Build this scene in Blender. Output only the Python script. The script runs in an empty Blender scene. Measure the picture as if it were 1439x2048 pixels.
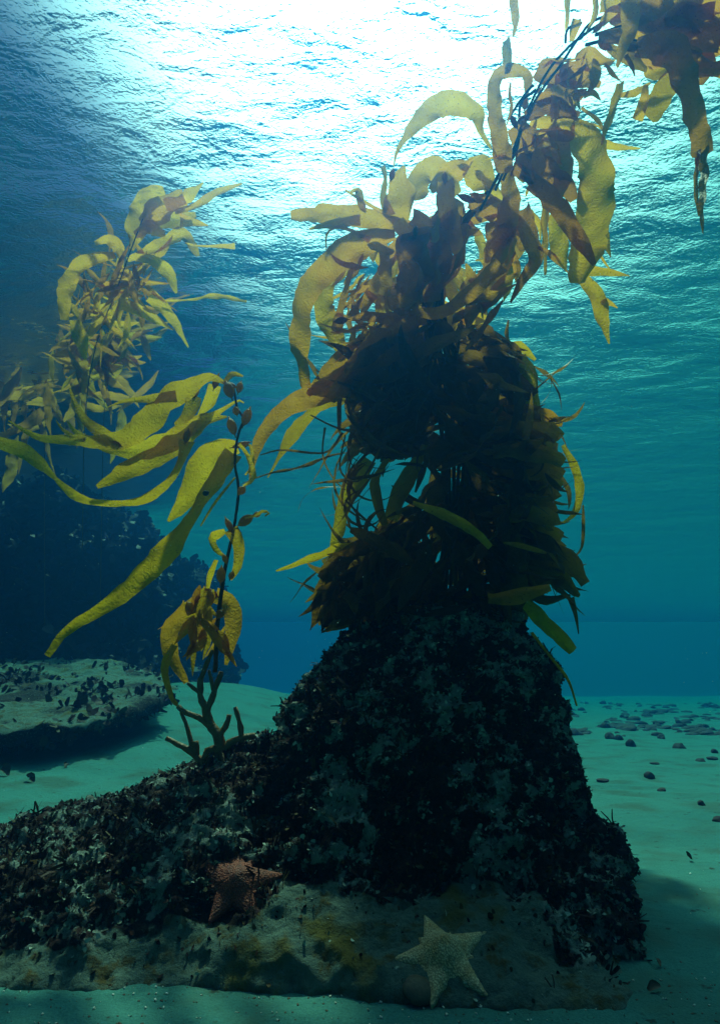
import bpy, bmesh, math, random
import numpy as np
from mathutils import Vector, Matrix, noise
from mathutils.bvhtree import BVHTree
R = math.radians
C = bpy.context.scene.collection
S = bpy.context.scene

# ------------------------------------------------------------------ camera
F = 1220.0; PITCH = R(15.8); CAMZ = 0.45
cam = bpy.data.cameras.new('camera'); camo = bpy.data.objects.new('camera', cam); C.objects.link(camo)
camo.location = (0, 0, CAMZ); camo.rotation_euler = (R(90) + PITCH, 0, 0)
cam.sensor_fit = 'VERTICAL'; cam.sensor_height = 24; cam.lens = 24 * F / 2048
cam.clip_start = 0.01; cam.clip_end = 400
S.camera = camo

# ------------------------------------------------------------------ render + exposure
S.view_settings.view_transform = 'Standard'; S.view_settings.look = 'None'
S.view_settings.exposure = -0.22; S.view_settings.gamma = 1.0
S.cycles.use_denoising = True
S.cycles.max_bounces = 6; S.cycles.diffuse_bounces = 2; S.cycles.glossy_bounces = 2
S.cycles.transmission_bounces = 4; S.cycles.transparent_max_bounces = 8; S.cycles.volume_bounces = 1
S.cycles.caustics_reflective = False; S.cycles.caustics_refractive = False
S.cycles.sample_clamp_indirect = 4

# ------------------------------------------------------------------ node helpers
def nmat(name):
    m = bpy.data.materials.new(name); m.use_nodes = True
    nt = m.node_tree; nt.nodes.clear()
    return m, nt
def N(nt, t, **kw):
    n = nt.nodes.new(t)
    for k, v in kw.items():
        if k in n.inputs: n.inputs[k].default_value = v
        else: setattr(n, k, v)
    return n
def L(nt, a, b): nt.links.new(a, b)
def M2(nt, op, a, b=None, c=None, clamp=False):
    n = nt.nodes.new('ShaderNodeMath'); n.operation = op; n.use_clamp = clamp
    for i, v in enumerate((a, b, c)):
        if v is None: continue
        if isinstance(v, (int, float)): n.inputs[i].default_value = v
        else: nt.links.new(v, n.inputs[i])
    return n.outputs[0]
def MR(nt, v, a, b, c=0., d=1., smooth=True):
    n = nt.nodes.new('ShaderNodeMapRange'); n.interpolation_type = 'SMOOTHSTEP' if smooth else 'LINEAR'
    nt.links.new(v, n.inputs[0])
    for i, x in enumerate((a, b, c, d)): n.inputs[i + 1].default_value = x
    return n.outputs[0]
def mixc(nt, f, a, b, mode='MIX'):
    n = nt.nodes.new('ShaderNodeMix'); n.data_type = 'RGBA'; n.blend_type = mode
    for s, v in ((n.inputs[0], f), (n.inputs[6], a), (n.inputs[7], b)):
        if isinstance(v, (int, float)): s.default_value = v
        elif isinstance(v, (tuple, list)): s.default_value = (*v, 1)
        else: nt.links.new(v, s)
    return n.outputs[2]
def ramp(nt, v, stops, interp='LINEAR'):
    n = nt.nodes.new('ShaderNodeValToRGB'); n.color_ramp.interpolation = interp
    cr = n.color_ramp
    while len(cr.elements) < len(stops): cr.elements.new(0.5)
    for e, (p, c) in zip(cr.elements, stops):
        e.position = p; e.color = (*c, 1)
    nt.links.new(v, n.inputs[0]); return n.outputs[0]

# ------------------------------------------------------------------ world
SUN_EL, SUN_AZ = R(60), R(-4)      # azimuth measured from +Y towards +X
sdir = Vector((math.sin(SUN_AZ) * math.cos(SUN_EL), math.cos(SUN_AZ) * math.cos(SUN_EL), math.sin(SUN_EL)))
w = bpy.data.worlds.new('World'); S.world = w; w.use_nodes = True
nt = w.node_tree; nt.nodes.clear()
tc = N(nt, 'ShaderNodeTexCoord'); sep = N(nt, 'ShaderNodeSeparateXYZ'); L(nt, tc.outputs['Generated'], sep.inputs[0])
x, y, z = sep.outputs
z01 = M2(nt, 'MULTIPLY_ADD', z, 0.5, 0.5)
rightc = ramp(nt, z01, [(0.0, (.002, .016, .018)), (0.30, (.003, .03, .035)), (0.42, (.016, .250, .205)), (0.50, (.007, .118, .130)), (0.575, (.012, .160, .152)),
                        (0.64, (.05, .40, .33)), (0.73, (.08, .52, .42)), (0.80, (.10, .46, .42)), (0.88, (.12, .36, .36)), (0.95, (.04, .1, .1)), (1.0, (.02, .06, .06))])
leftc = ramp(nt, z01, [(0.0, (.001, .006, .010)), (0.30, (.001, .010, .03)), (0.42, (.008, .085, .19)), (0.50, (.003, .055, .125)), (0.58, (.010, .068, .175)),
                       (0.68, (.035, .030, .25)), (0.78, (.05, .010, .13)), (0.88, (.05, .015, .13)), (0.95, (.02, .05, .09)), (1.0, (.02, .05, .06))])
fx = MR(nt, x, -0.20, 0.26)
water = mixc(nt, fx, leftc, rightc)
# darker water behind the camera, where the light does not come from
water = mixc(nt, 1.0, water, MR(nt, x, -0.50, -0.20, 0.10, 1.0), 'MULTIPLY')
back = MR(nt, y, -0.4, 0.35, 0.27, 1.0)
water = mixc(nt, 1.0, water, back, 'MULTIPLY')
dp = N(nt, 'ShaderNodeVectorMath', operation='DOT_PRODUCT'); L(nt, tc.outputs['Generated'], dp.inputs[0])
gd = Vector((math.sin(R(3)) * math.cos(R(56)), math.cos(R(-3)) * math.cos(R(56)), math.sin(R(56))))
dp.inputs[1].default_value = gd
dpm = M2(nt, 'MAXIMUM', dp.outputs['Value'], 0.0)
msk = MR(nt, M2(nt, 'ADD', x, M2(nt, 'MULTIPLY', M2(nt, 'SUBTRACT', z, .7), .9)), -0.42, -0.18, 0.01, 1.0)
g1 = M2(nt, 'MULTIPLY', M2(nt, 'MULTIPLY', M2(nt, 'POWER', dpm, 18.0), 3.8), msk)
g2 = M2(nt, 'MULTIPLY', M2(nt, 'MULTIPLY', M2(nt, 'POWER', dpm, 8.0), 1.15), msk)
glowc = mixc(nt, 1.0, mixc(nt, 1.0, (1.1, 1.05, 0.86), g1, 'MULTIPLY'), mixc(nt, 1.0, (.30, .95, .78), g2, 'MULTIPLY'), 'ADD')
sky = N(nt, 'ShaderNodeTexSky', sky_type='NISHITA', sun_disc=False, sun_elevation=SUN_EL, sun_rotation=SUN_AZ)
skyw = mixc(nt, 1.0, sky.outputs[0], MR(nt, z, 0.45, 0.9, 0.0, 0.05), 'MULTIPLY')
tot = mixc(nt, 1.0, mixc(nt, 1.0, water, glowc, 'ADD'), skyw, 'ADD')
bg = N(nt, 'ShaderNodeBackground', Strength=1.0); L(nt, tot, bg.inputs[0])
wo = N(nt, 'ShaderNodeOutputWorld'); L(nt, bg.outputs[0], wo.inputs[0])
w.cycles.sampling_method = 'MANUAL'; w.cycles.sample_map_resolution = 512

sun = bpy.data.lights.new('sun', 'SUN'); sun.energy = 4.6; sun.angle = R(3); sun.color = (1.0, .84, .60)
so = bpy.data.objects.new('sun', sun); C.objects.link(so); so.rotation_euler = (-sdir).to_track_quat('-Z', 'Y').to_euler()

# ------------------------------------------------------------------ helpers
sp, cp = math.sin(PITCH), math.cos(PITCH)
def at(px, py, Y):
    u = (px - 719.5) / F; v = (1024 - py) / F
    dy = cp - v * sp; dz = sp + v * cp
    return Vector((u * Y / dy, Y, CAMZ + Y * dz / dy))
def mpp(px, py, Y):            # metres per pixel there
    v = (1024 - py) / F
    return (Y / (cp - v * sp)) / F
def proj(p):
    x, y, z = p[0], p[1], p[2] - CAMZ
    d = y * cp + z * sp; h = -y * sp + z * cp
    return 719.5 + F * x / d, 1024 - F * h / d
CAM = Vector((0, 0, CAMZ))
def link(name, me, mat, parent=None, base=None):
    o = bpy.data.objects.new(name, me); C.objects.link(o)
    if mat: me.materials.append(mat)
    if parent is not None: o.parent = parent
    return o
def tag(o, label=None, cat=None, group=None, kind=None):
    if label: o['label'] = label
    if cat: o['category'] = cat
    if group: o['group'] = group
    if kind: o['kind'] = kind
    return o
def empty(name, loc):
    o = bpy.data.objects.new(name, None); C.objects.link(o); o.location = loc; o.empty_display_size = .05
    return o
class MB:
    def __init__(s): s.v = []; s.f = []; s.t = []
    def add(s, vs, fs, tint=0.5):
        b = len(s.v); s.v += [tuple(q) for q in vs]; s.f += [tuple(i + b for i in f) for f in fs]
        s.t += list(tint) if hasattr(tint, '__len__') else [tint] * len(vs)
    def build(s, name, mat, parent=None, smooth=True):
        off = Vector(parent.location) if parent is not None and parent.type == 'EMPTY' else Vector((0, 0, 0))
        if parent is not None and parent.parent is not None and parent.type == 'MESH': off = Vector(parent.parent.location)
        me = bpy.data.meshes.new(name)
        A = np.array(s.v, dtype=float) - np.array(off)
        me.from_pydata(A.tolist(), [], s.f)
        a = me.attributes.new('tint', 'FLOAT', 'POINT'); a.data.foreach_set('value', np.array(s.t, dtype=np.float32))
        if smooth: me.polygons.foreach_set('use_smooth', [True] * len(me.polygons))
        me.update()
        return link(name, me, mat, parent)
def spline(P, n):
    P = [Vector(p) for p in P]
    if len(P) == 2: return [P[0].lerp(P[1], i / (n - 1)) for i in range(n)]
    d = [0]
    for a, b in zip(P, P[1:]): d.append(d[-1] + max((b - a).length, 1e-6))
    out = []
    for i in range(n):
        s = d[-1] * i / (n - 1); k = 0
        while k < len(P) - 2 and s > d[k + 1]: k += 1
        t = (s - d[k]) / (d[k + 1] - d[k])
        p1, p2 = P[k], P[k + 1]
        p0 = P[k - 1] if k else p1 * 2 - p2
        p3 = P[k + 2] if k + 2 < len(P) else p2 * 2 - p1
        out.append(0.5 * ((2 * p1) + (p2 - p0) * t + (2 * p0 - 5 * p1 + 4 * p2 - p3) * t * t + (3 * p1 - p0 - 3 * p2 + p3) * t ** 3))
    return out
def interp(W, n):
    return list(np.interp(np.linspace(0, 1, n), np.linspace(0, 1, len(W)), W))
def ribbon(mb, P, W, rnd, ruffle=0.16, cup=0.15, twist=0.5, tint=0.5, face=None, torn=0.10):
    """a kelp blade: P 3D centre line, W full widths in metres"""
    ln = sum((Vector(b) - Vector(a)).length for a, b in zip(P, P[1:]))
    n = max(8, min(46, int(ln / 0.016)))
    Q = spline(P, n); w_ = interp(W, n); m = 7
    ph, ph2 = rnd.uniform(0, 9), rnd.uniform(0, 9); tw0 = rnd.uniform(-twist, twist); k = rnd.uniform(16, 30) * (0.07 / max(0.03, max(W)))**.5
    vs = []; sd = rnd.uniform(0, 100)
    s_at = 0
    for i, p in enumerate(Q):
        t = (Q[min(i + 1, n - 1)] - Q[max(i - 1, 0)]).normalized()
        if i: s_at += (Q[i] - Q[i - 1]).length
        vw = (CAM - p).normalized() if face is None else face
        sdv = t.cross(vw)
        sdv = sdv.normalized() if sdv.length > 1e-4 else Vector((1, 0, 0))
        a = tw0 + 0.55 * twist * math.sin(s_at * 7 + ph2)
        sdv = Matrix.Rotation(a, 3, t) @ sdv
        nr = sdv.cross(t).normalized()
        for j in range(m):
            s = j / (m - 1) * 2 - 1
            e = noise.noise(Vector((s_at * 38, s * .6 + (7 if s > 0 else 0), sd)))
            wf = 1 + (torn * e * 2.2 if abs(s) > .9 else 0)
            off = w_[i] * (ruffle * abs(s) ** 1.7 * math.sin(s_at * k * 2 + ph + (2.3 if s > 0 else 0)) + cup * (s * s - .4)
                           + 0.13 * noise.noise(Vector((s_at * 14, s * 1.3, sd + 5))) + .05 * noise.noise(Vector((s_at * 45, s * 3, sd))))
            vs.append(p + sdv * (w_[i] * .5 * s * wf) + nr * off)
    fs = [(i * m + j, i * m + j + 1, (i + 1) * m + j + 1, (i + 1) * m + j) for i in range(n - 1) for j in range(m - 1)]
    mb.add(vs, fs, tint)
def tube(mb, P, r, seg=7, tint=0.5, n=None, rough=0.0, seed=0):
    ln = sum((Vector(b) - Vector(a)).length for a, b in zip(P, P[1:]))
    n = n or max(5, min(60, int(ln / 0.012)))
    Q = spline(P, n); rr = interp(r if hasattr(r, '__len__') else [r, r], n); vs = []; fs = []
    up = Vector((.31, .9, .2))
    for i, p in enumerate(Q):
        t = (Q[min(i + 1, n - 1)] - Q[max(i - 1, 0)]).normalized()
        a = t.cross(up).normalized(); b = t.cross(a)
        for j in range(seg):
            an = j / seg * math.tau; d = a * math.cos(an) + b * math.sin(an)
            q = rr[i] * (1 + rough * noise.noise(p * 60 + d * .8 + Vector((seed, 0, 0))))
            vs.append(p + d * q)
    for i in range(n - 1):
        for j in range(seg):
            k = (j + 1) % seg; fs.append((i * seg + j, i * seg + k, (i + 1) * seg + k, (i + 1) * seg + j))
    fs.append(tuple(range(seg))[::-1]); fs.append(tuple((n - 1) * seg + j for j in range(seg)))
    mb.add(vs, fs, tint)
def bladder(mb, c, ax, ln, wd, tint=.6):
    ax = ax.normalized(); a = ax.cross(Vector((.3, 1, .1))).normalized(); b = ax.cross(a)
    prof = [(-.75, .10), (-.55, .16), (-.42, .55), (-.2, .92), (.05, 1.), (.28, .85), (.45, .5), (.55, .2), (.68, .13)]
    vs = []; m = 12
    for (s, r) in prof:
        for j in range(m):
            an = j / m * math.tau; vs.append(c + ax * ln * s + (a * math.cos(an) + b * math.sin(an)) * wd * .5 * r)
    fs = [(i * m + j, i * m + (j + 1) % m, (i + 1) * m + (j + 1) % m, (i + 1) * m + j) for i in range(len(prof) - 1) for j in range(m)]
    fs += [tuple(range(m))[::-1], tuple((len(prof) - 1) * m + j for j in range(m))]
    mb.add(vs, fs, tint)
def inpoly(x, y, P):
    c = False; j = len(P) - 1
    for i in range(len(P)):
        if (P[i][1] > y) != (P[j][1] > y) and x < (P[j][0] - P[i][0]) * (y - P[i][1]) / (P[j][1] - P[i][1]) + P[i][0]: c = not c
        j = i
    return c

# ------------------------------------------------------------------ materials
def kelp_mat(name, base, trans, tf=0.5, rough=0.42):
    m, nt = nmat(name)
    at_ = N(nt, 'ShaderNodeAttribute', attribute_name='tint')
    g = N(nt, 'ShaderNodeNewGeometry')
    n1 = N(nt, 'ShaderNodeTexNoise', Scale=22., Detail=5.); L(nt, g.outputs['Position'], n1.inputs[0])
    n2 = N(nt, 'ShaderNodeTexNoise', Scale=140., Detail=3.); L(nt, g.outputs['Position'], n2.inputs[0])
    f = M2(nt, 'ADD', M2(nt, 'MULTIPLY', at_.outputs['Fac'], 1.0), M2(nt, 'MULTIPLY', M2(nt, 'SUBTRACT', n1.outputs[0], .5), .6))
    f = M2(nt, 'ADD', f, M2(nt, 'MULTIPLY', M2(nt, 'SUBTRACT', n2.outputs[0], .5), .35), clamp=True)
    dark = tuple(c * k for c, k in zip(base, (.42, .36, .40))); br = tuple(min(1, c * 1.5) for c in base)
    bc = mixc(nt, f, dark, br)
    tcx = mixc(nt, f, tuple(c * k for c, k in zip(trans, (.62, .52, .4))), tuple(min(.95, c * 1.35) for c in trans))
    vor = N(nt, 'ShaderNodeTexVoronoi', Scale=95.); L(nt, g.outputs['Position'], vor.inputs[0])
    spot = MR(nt, vor.outputs['Distance'], .10, .22)
    tcx = mixc(nt, M2(nt, 'MULTIPLY', M2(nt, 'SUBTRACT', 1., spot), M2(nt, 'GREATER_THAN', n1.outputs[0], .52)), tcx, tuple(c * .35 for c in trans))
    n4 = N(nt, 'ShaderNodeTexNoise', Scale=70., Detail=4., Distortion=1.5); L(nt, g.outputs['Position'], n4.inputs[0])
    bp = N(nt, 'ShaderNodeBump', Strength=.9, Distance=.005)
    L(nt, M2(nt, 'ADD', M2(nt, 'MULTIPLY', n2.outputs[0], .4), n4.outputs[0]), bp.inputs['Height'])
    p = N(nt, 'ShaderNodeBsdfPrincipled', Roughness=rough); L(nt, bc, p.inputs['Base Color']); L(nt, bp.outputs[0], p.inputs['Normal'])
    p.inputs['Specular IOR Level'].default_value = .25
    t = N(nt, 'ShaderNodeBsdfTranslucent'); L(nt, tcx, t.inputs[0]); L(nt, bp.outputs[0], t.inputs['Normal'])
    mx = N(nt, 'ShaderNodeMixShader'); mx.inputs[0].default_value = tf
    L(nt, p.outputs[0], mx.inputs[1]); L(nt, t.outputs[0], mx.inputs[2])
    o = N(nt, 'ShaderNodeOutputMaterial'); L(nt, mx.outputs[0], o.inputs[0])
    return m
K_GOLD = kelp_mat('kelp_gold', (.26, .15, .022), (1., .45, .02), .8)
K_BROWN = kelp_mat('kelp_brown', (.13, .06, .014), (.75, .34, .02), .58)
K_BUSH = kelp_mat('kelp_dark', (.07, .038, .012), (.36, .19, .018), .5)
K_OLIVE = kelp_mat('kelp_olive', (.26, .15, .010), (.80, .46, .012), .55)
K_STEM = kelp_mat('kelp_stem', (.13, .07, .022), (.2, .1, .02), .1)
K_STUB = kelp_mat('kelp_stub', (.30, .17, .07), (.2, .1, .02), .08)

def simple_mat(name, base, rough=.8, scale=60, var=.5, bump=.4, dist=.004, use_tint=False):
    m, nt = nmat(name); g = N(nt, 'ShaderNodeNewGeometry')
    n1 = N(nt, 'ShaderNodeTexNoise', Scale=float(scale), Detail=6.); L(nt, g.outputs['Position'], n1.inputs[0])
    f = n1.outputs[0]
    if use_tint:
        a = N(nt, 'ShaderNodeAttribute', attribute_name='tint'); f = M2(nt, 'MULTIPLY_ADD', M2(nt, 'SUBTRACT', f, .5), .6, a.outputs['Fac'], clamp=True)
    c = mixc(nt, f, tuple(b * (1 - var) for b in base), tuple(min(1, b * (1 + var)) for b in base))
    bp = N(nt, 'ShaderNodeBump', Strength=bump, Distance=dist); L(nt, n1.outputs[0], bp.inputs['Height'])
    p = N(nt, 'ShaderNodeBsdfPrincipled', Roughness=rough); L(nt, c, p.inputs['Base Color']); L(nt, bp.outputs[0], p.inputs['Normal'])
    o = N(nt, 'ShaderNodeOutputMaterial'); L(nt, p.outputs[0], o.inputs[0])
    return m

# sand
m_sand, nt = nmat('sand'); g = N(nt, 'ShaderNodeNewGeometry')
n1 = N(nt, 'ShaderNodeTexNoise', Scale=260., Detail=4.); L(nt, g.outputs['Position'], n1.inputs[0])
n2 = N(nt, 'ShaderNodeTexNoise', Scale=5., Detail=7.); L(nt, g.outputs['Position'], n2.inputs[0])
n3 = N(nt, 'ShaderNodeTexNoise', Scale=38., Detail=5.); L(nt, g.outputs['Position'], n3.inputs[0])
c = mixc(nt, n1.outputs[0], (.038, .135, .125), (.095, .30, .27))
c = mixc(nt, MR(nt, n2.outputs[0], .46, .68), c, (.07, .15, .125))
c = mixc(nt, MR(nt, n3.outputs[0], .64, .72), c, (.05, .07, .055))
h = M2(nt, 'ADD', M2(nt, 'MULTIPLY', n1.outputs[0], .35), M2(nt, 'MULTIPLY', n3.outputs[0], 1.0))
bp = N(nt, 'ShaderNodeBump', Strength=.6, Distance=.012); L(nt, h, bp.inputs['Height'])
p = N(nt, 'ShaderNodeBsdfPrincipled', Roughness=.95); L(nt, c, p.inputs['Base Color']); L(nt, bp.outputs[0], p.inputs['Normal'])
p.inputs['Specular IOR Level'].default_value = .1
o = N(nt, 'ShaderNodeOutputMaterial'); L(nt, p.outputs[0], o.inputs[0])

# rock: 'tint' 1 = sand-dusted, 0 = overgrown
m_rock, nt = nmat('rock'); g = N(nt, 'ShaderNodeNewGeometry'); a = N(nt, 'ShaderNodeAttribute', attribute_name='tint')
n1 = N(nt, 'ShaderNodeTexNoise', Scale=26., Detail=8., Roughness=.65); L(nt, g.outputs['Position'], n1.inputs[0])
n2 = N(nt, 'ShaderNodeTexNoise', Scale=110., Detail=6., Roughness=.7); L(nt, g.outputs['Position'], n2.inputs[0])
n3 = N(nt, 'ShaderNodeTexNoise', Scale=9., Detail=5.); L(nt, g.outputs['Position'], n3.inputs[0])
acr = N(nt, 'ShaderNodeAttribute', attribute_name='crust')
over = mixc(nt, MR(nt, M2(nt, 'MULTIPLY_ADD', M2(nt, 'SUBTRACT', n2.outputs[0], .5), 1.6, acr.outputs['Fac']), .04, .34), (.026, .014, .014), mixc(nt, n1.outputs[0], (.13, .155, .14), (.40, .44, .40)))
over = mixc(nt, MR(nt, n1.outputs[0], .56, .66, 0, .7), over, (.10, .035, .035))
dust = mixc(nt, n2.outputs[0], (.07, .105, .09), (.21, .28, .24))
dust = mixc(nt, MR(nt, n1.outputs[0], .50, .66), dust, (.12, .085, .028))
dust = mixc(nt, MR(nt, n3.outputs[0], .54, .68), dust, (.15, .12, .03))
tf = M2(nt, 'MULTIPLY_ADD', M2(nt, 'SUBTRACT', n1.outputs[0], .5), .8, a.outputs['Fac'])
col = mixc(nt, MR(nt, tf, .4, .6), over, dust)
h = M2(nt, 'ADD', M2(nt, 'MULTIPLY', n1.outputs[0], 1.), M2(nt, 'MULTIPLY', n2.outputs[0], .5))
bp = N(nt, 'ShaderNodeBump', Strength=.9, Distance=.02); L(nt, h, bp.inputs['Height'])
p = N(nt, 'ShaderNodeBsdfPrincipled', Roughness=.9); L(nt, col, p.inputs['Base Color']); L(nt, bp.outputs[0], p.inputs['Normal'])
p.inputs['Specular IOR Level'].default_value = .2
o = N(nt, 'ShaderNodeOutputMaterial'); L(nt, p.outputs[0], o.inputs[0])

# algae turf flakes: tint picks dark red-brown .. pale crust
m_alg, nt = nmat('algae'); a = N(nt, 'ShaderNodeAttribute', attribute_name='tint')
col = ramp(nt, a.outputs['Fac'], [(0, (.022, .010, .009)), (.35, (.065, .020, .016)), (.55, (.095, .058, .018)), (.68, (.12, .15, .12)), (1, (.62, .68, .58))])
p = N(nt, 'ShaderNodeBsdfPrincipled', Roughness=.6); L(nt, col, p.inputs['Base Color'])
p.inputs['Specular IOR Level'].default_value = .12
o = N(nt, 'ShaderNodeOutputMaterial'); L(nt, p.outputs[0], o.inputs[0])

# water surface seen from below: Snell's window through a rippled sheet
SURF = 3.0
m_wat, nt = nmat('water_surface'); g = N(nt, 'ShaderNodeNewGeometry')
def wnoise(scale, sx, sy, rot, det=3., dist=0.):
    mp = N(nt, 'ShaderNodeMapping'); mp.inputs['Rotation'].default_value = (0, 0, R(rot)); mp.inputs['Scale'].default_value = (sx, sy, 1)
    L(nt, g.outputs['Position'], mp.inputs[0])
    n = N(nt, 'ShaderNodeTexNoise', Scale=scale, Detail=det, Distortion=dist); L(nt, mp.outputs[0], n.inputs[0]); return n.outputs[0]
a1 = wnoise(.9, 1, 1.6, 25, 2.); a2 = wnoise(3.6, 1, 1.9, -15, 3., .6); a3 = wnoise(17., 1, 1.6, 10, 3., .8); a4 = wnoise(48., 1, 1.3, -35, 2., .5)
h = M2(nt, 'ADD', M2(nt, 'ADD', M2(nt, 'MULTIPLY', a1, .16), M2(nt, 'MULTIPLY', a2, .032)), M2(nt, 'ADD', M2(nt, 'MULTIPLY', a3, .006), M2(nt, 'MULTIPLY', a4, .0055)))
bp = N(nt, 'ShaderNodeBump', Strength=1.0, Distance=1.0); L(nt, h, bp.inputs['Height'])
fr = N(nt, 'ShaderNodeFresnel', IOR=1.333); L(nt, bp.outputs[0], fr.inputs['Normal'])
tr = N(nt, 'ShaderNodeBsdfTransparent'); tr.inputs[0].default_value = (.93, 1., .98, 1)
gl = N(nt, 'ShaderNodeBsdfGlossy', Roughness=.32); gl.inputs[0].default_value = (.72, .84, .88, 1); L(nt, bp.outputs[0], gl.inputs['Normal'])
mx = N(nt, 'ShaderNodeMixShader'); L(nt, fr.outputs[0], mx.inputs[0]); L(nt, tr.outputs[0], mx.inputs[1]); L(nt, gl.outputs[0], mx.inputs[2])
o = N(nt, 'ShaderNodeOutputMaterial'); L(nt, mx.outputs[0], o.inputs[0])

# ------------------------------------------------------------------ setting: seabed, water surface
RAD = 26.0
def ground_z(x, y):
    z = 0.0
    t = max(0, min(1, (y - 2.0) / 5.0)); l = max(0, min(1, (0.6 - x) / 2.2))
    z += .46 * t * t * (3 - 2 * t) * l * l * (3 - 2 * l)
    z -= .35 * max(0, min(1, (y - 7.5) / 5)) * l
    z += .004 * math.sin(x * 9 + y * 26 + 5 * noise.noise(Vector((x * 1.3, y * 1.3, 7)))) * max(0, min(1, .5 + 1.5 * noise.noise(Vector((x * .8, y * .8, 2))))) 
    z += .03 * noise.noise(Vector((x * .9, y * .9, 0))) + .010 * noise.noise(Vector((x * 5, y * 5, 3)))
    d = math.hypot(x - .15, y - 1.1)
    return z
def axis(lo, hi, fine_lo, fine_hi, st, growth=1.10):
    a = list(np.arange(fine_lo, fine_hi, st)); s = st; v = a[-1]
    while v < hi: s *= growth; v += s; a.append(min(v, hi))
    s = st; v = a[0]
    while v > lo: s *= growth; v -= s; a.insert(0, max(v, lo))
    return a
XS = axis(-RAD, RAD, -1.6, 1.8, .02); YS = axis(-RAD, RAD, .6, 3.2, .02)
mb = MB()
vs = [(x, y, ground_z(x, y)) for y in YS for x in XS]; nx = len(XS)
fs = [(j * nx + i, j * nx + i + 1, (j + 1) * nx + i + 1, (j + 1) * nx + i) for j in range(len(YS) - 1) for i in range(nx - 1)]
mb.add(vs, fs); sea = mb.build('seabed', m_sand); tag(sea, kind='structure')
mb = MB(); n = 80
vs = [(-RAD + 2 * RAD * i / n, -RAD + 2 * RAD * j / n, SURF + .03 * noise.noise(Vector((i * .7, j * .7, 9)))) for j in range(n + 1) for i in range(n + 1)]
fs = [(j * (n + 1) + i, j * (n + 1) + i + 1, (j + 1) * (n + 1) + i + 1, (j + 1) * (n + 1) + i) for j in range(n) for i in range(n)]
mb.add(vs, fs); ws = mb.build('water_surface', m_wat); tag(ws, kind='structure')

# ------------------------------------------------------------------ rocks
def hull_rock(hulls, voxel, disp, seed, tintf=None):
    bm = bmesh.new()
    for pts in hulls:
        b = bmesh.new()
        for p in pts: b.verts.new(p)
        r = bmesh.ops.convex_hull(b, input=b.verts[:])
        bmesh.ops.delete(b, geom=list({e for e in r['geom_interior'] + r['geom_unused'] if isinstance(e, bmesh.types.BMVert)}), context='VERTS')
        me = bpy.data.meshes.new('t'); b.to_mesh(me); bm.from_mesh(me); b.free()
    me = bpy.data.meshes.new('t'); bm.to_mesh(me); bm.free()
    o = bpy.data.objects.new('t', me); C.objects.link(o)
    md = o.modifiers.new('r', 'REMESH'); md.mode = 'VOXEL'; md.voxel_size = voxel
    ms = o.modifiers.new('s', 'SMOOTH'); ms.iterations = 4; ms.factor = .6
    dg = bpy.context.evaluated_depsgraph_get(); me2 = bpy.data.meshes.new_from_object(o.evaluated_get(dg))
    bpy.data.objects.remove(o)
    sv = Vector((seed, seed * .7, 1.3))
    nv = len(me2.vertices); co = np.zeros(nv * 3); me2.vertices.foreach_get('co', co); nn = np.zeros(nv * 3); me2.vertices.foreach_get('normal', nn)
    co = co.reshape(-1, 3); nn = nn.reshape(-1, 3); new = np.zeros_like(co)
    for i in range(nv):
        p = Vector(co[i]); d = 0
        tt = tintf(p) if tintf else 0
        for (sc, am) in disp:
            k = am * (1 - .55 * tt)
            d += k * noise.noise(p * sc + sv)
        new[i] = co[i] + nn[i] * d
    me2.vertices.foreach_set('co', new.ravel()); me2.update()
    return me2
def back(pts, dy, sx=1.0): return [Vector((p.x * sx, p.y + dy, p.z)) for p in pts] + pts
def floorpts(pts): return [Vector((p.x, p.y, -.12)) for p in pts]
LINE = [(0, 1905), (200, 1890), (330, 1840), (480, 1850), (560, 1770), (680, 1775), (800, 1800), (900, 1770), (1070, 1790), (1090, 1830), (1110, 1905), (1260, 1935), (1300, 1940)]
def overgrown(p, amp=22):
    px, py = proj(p); ly = np.interp(px, [q[0] for q in LINE], [q[1] for q in LINE])
    ly += amp * noise.noise(Vector((px * .02, py * .02, 0))) * 2
    return ly - py      # >0: above the line, overgrown
def tint_main(p): return 0. if overgrown(p) > 0 else 1.
A = [at(*q) for q in [(712, 1250, 1.62), (800, 1215, 1.62), (1030, 1228, 1.62), (1092, 1320, 1.58), (1132, 1420, 1.52), (1148, 1530, 1.45), (1168, 1640, 1.40),
                      (630, 1338, 1.56), (578, 1402, 1.52), (550, 1475, 1.47), (655, 1410, 1.42), (860, 1370, 1.44), (1080, 1500, 1.38), (800, 1560, 1.32), (1120, 1640, 1.33), (560, 1640, 1.33), (1000, 1750, 1.24), (620, 1750, 1.24)]]
Bq = [at(*q) for q in [(1120, 1655, 1.32), (1222, 1660, 1.36), (1236, 1750, 1.29), (1258, 1870, 1.2), (1246, 1930, 1.17), (1130, 1800, 1.20), (1130, 1900, 1.16), (1000, 1700, 1.3)]]
Cq = [at(*q) for q in [(560, 1770, 1.22), (800, 1780, 1.23), (1080, 1790, 1.22), (1240, 1935, 1.17), (1266, 2044, 1.005), (1110, 2004, 1.06), (1000, 1985, 1.09), (700, 1975, 1.10), (420, 1968, 1.105), (400, 1880, 1.14)]]
Dq = [at(*q) for q in [(-260, 1770, 1.40), (0, 1697, 1.44), (150, 1632, 1.50), (260, 1598, 1.52), (385, 1545, 1.55), (560, 1500, 1.50), (-200, 1800, 1.27), (0, 1760, 1.32), (200, 1730, 1.32), (450, 1700, 1.32),
                       (600, 1800, 1.22), (-260, 1985, 1.09), (0, 1985, 1.09), (200, 1955, 1.115), (330, 1950, 1.12), (560, 1970, 1.10)]]
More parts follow.
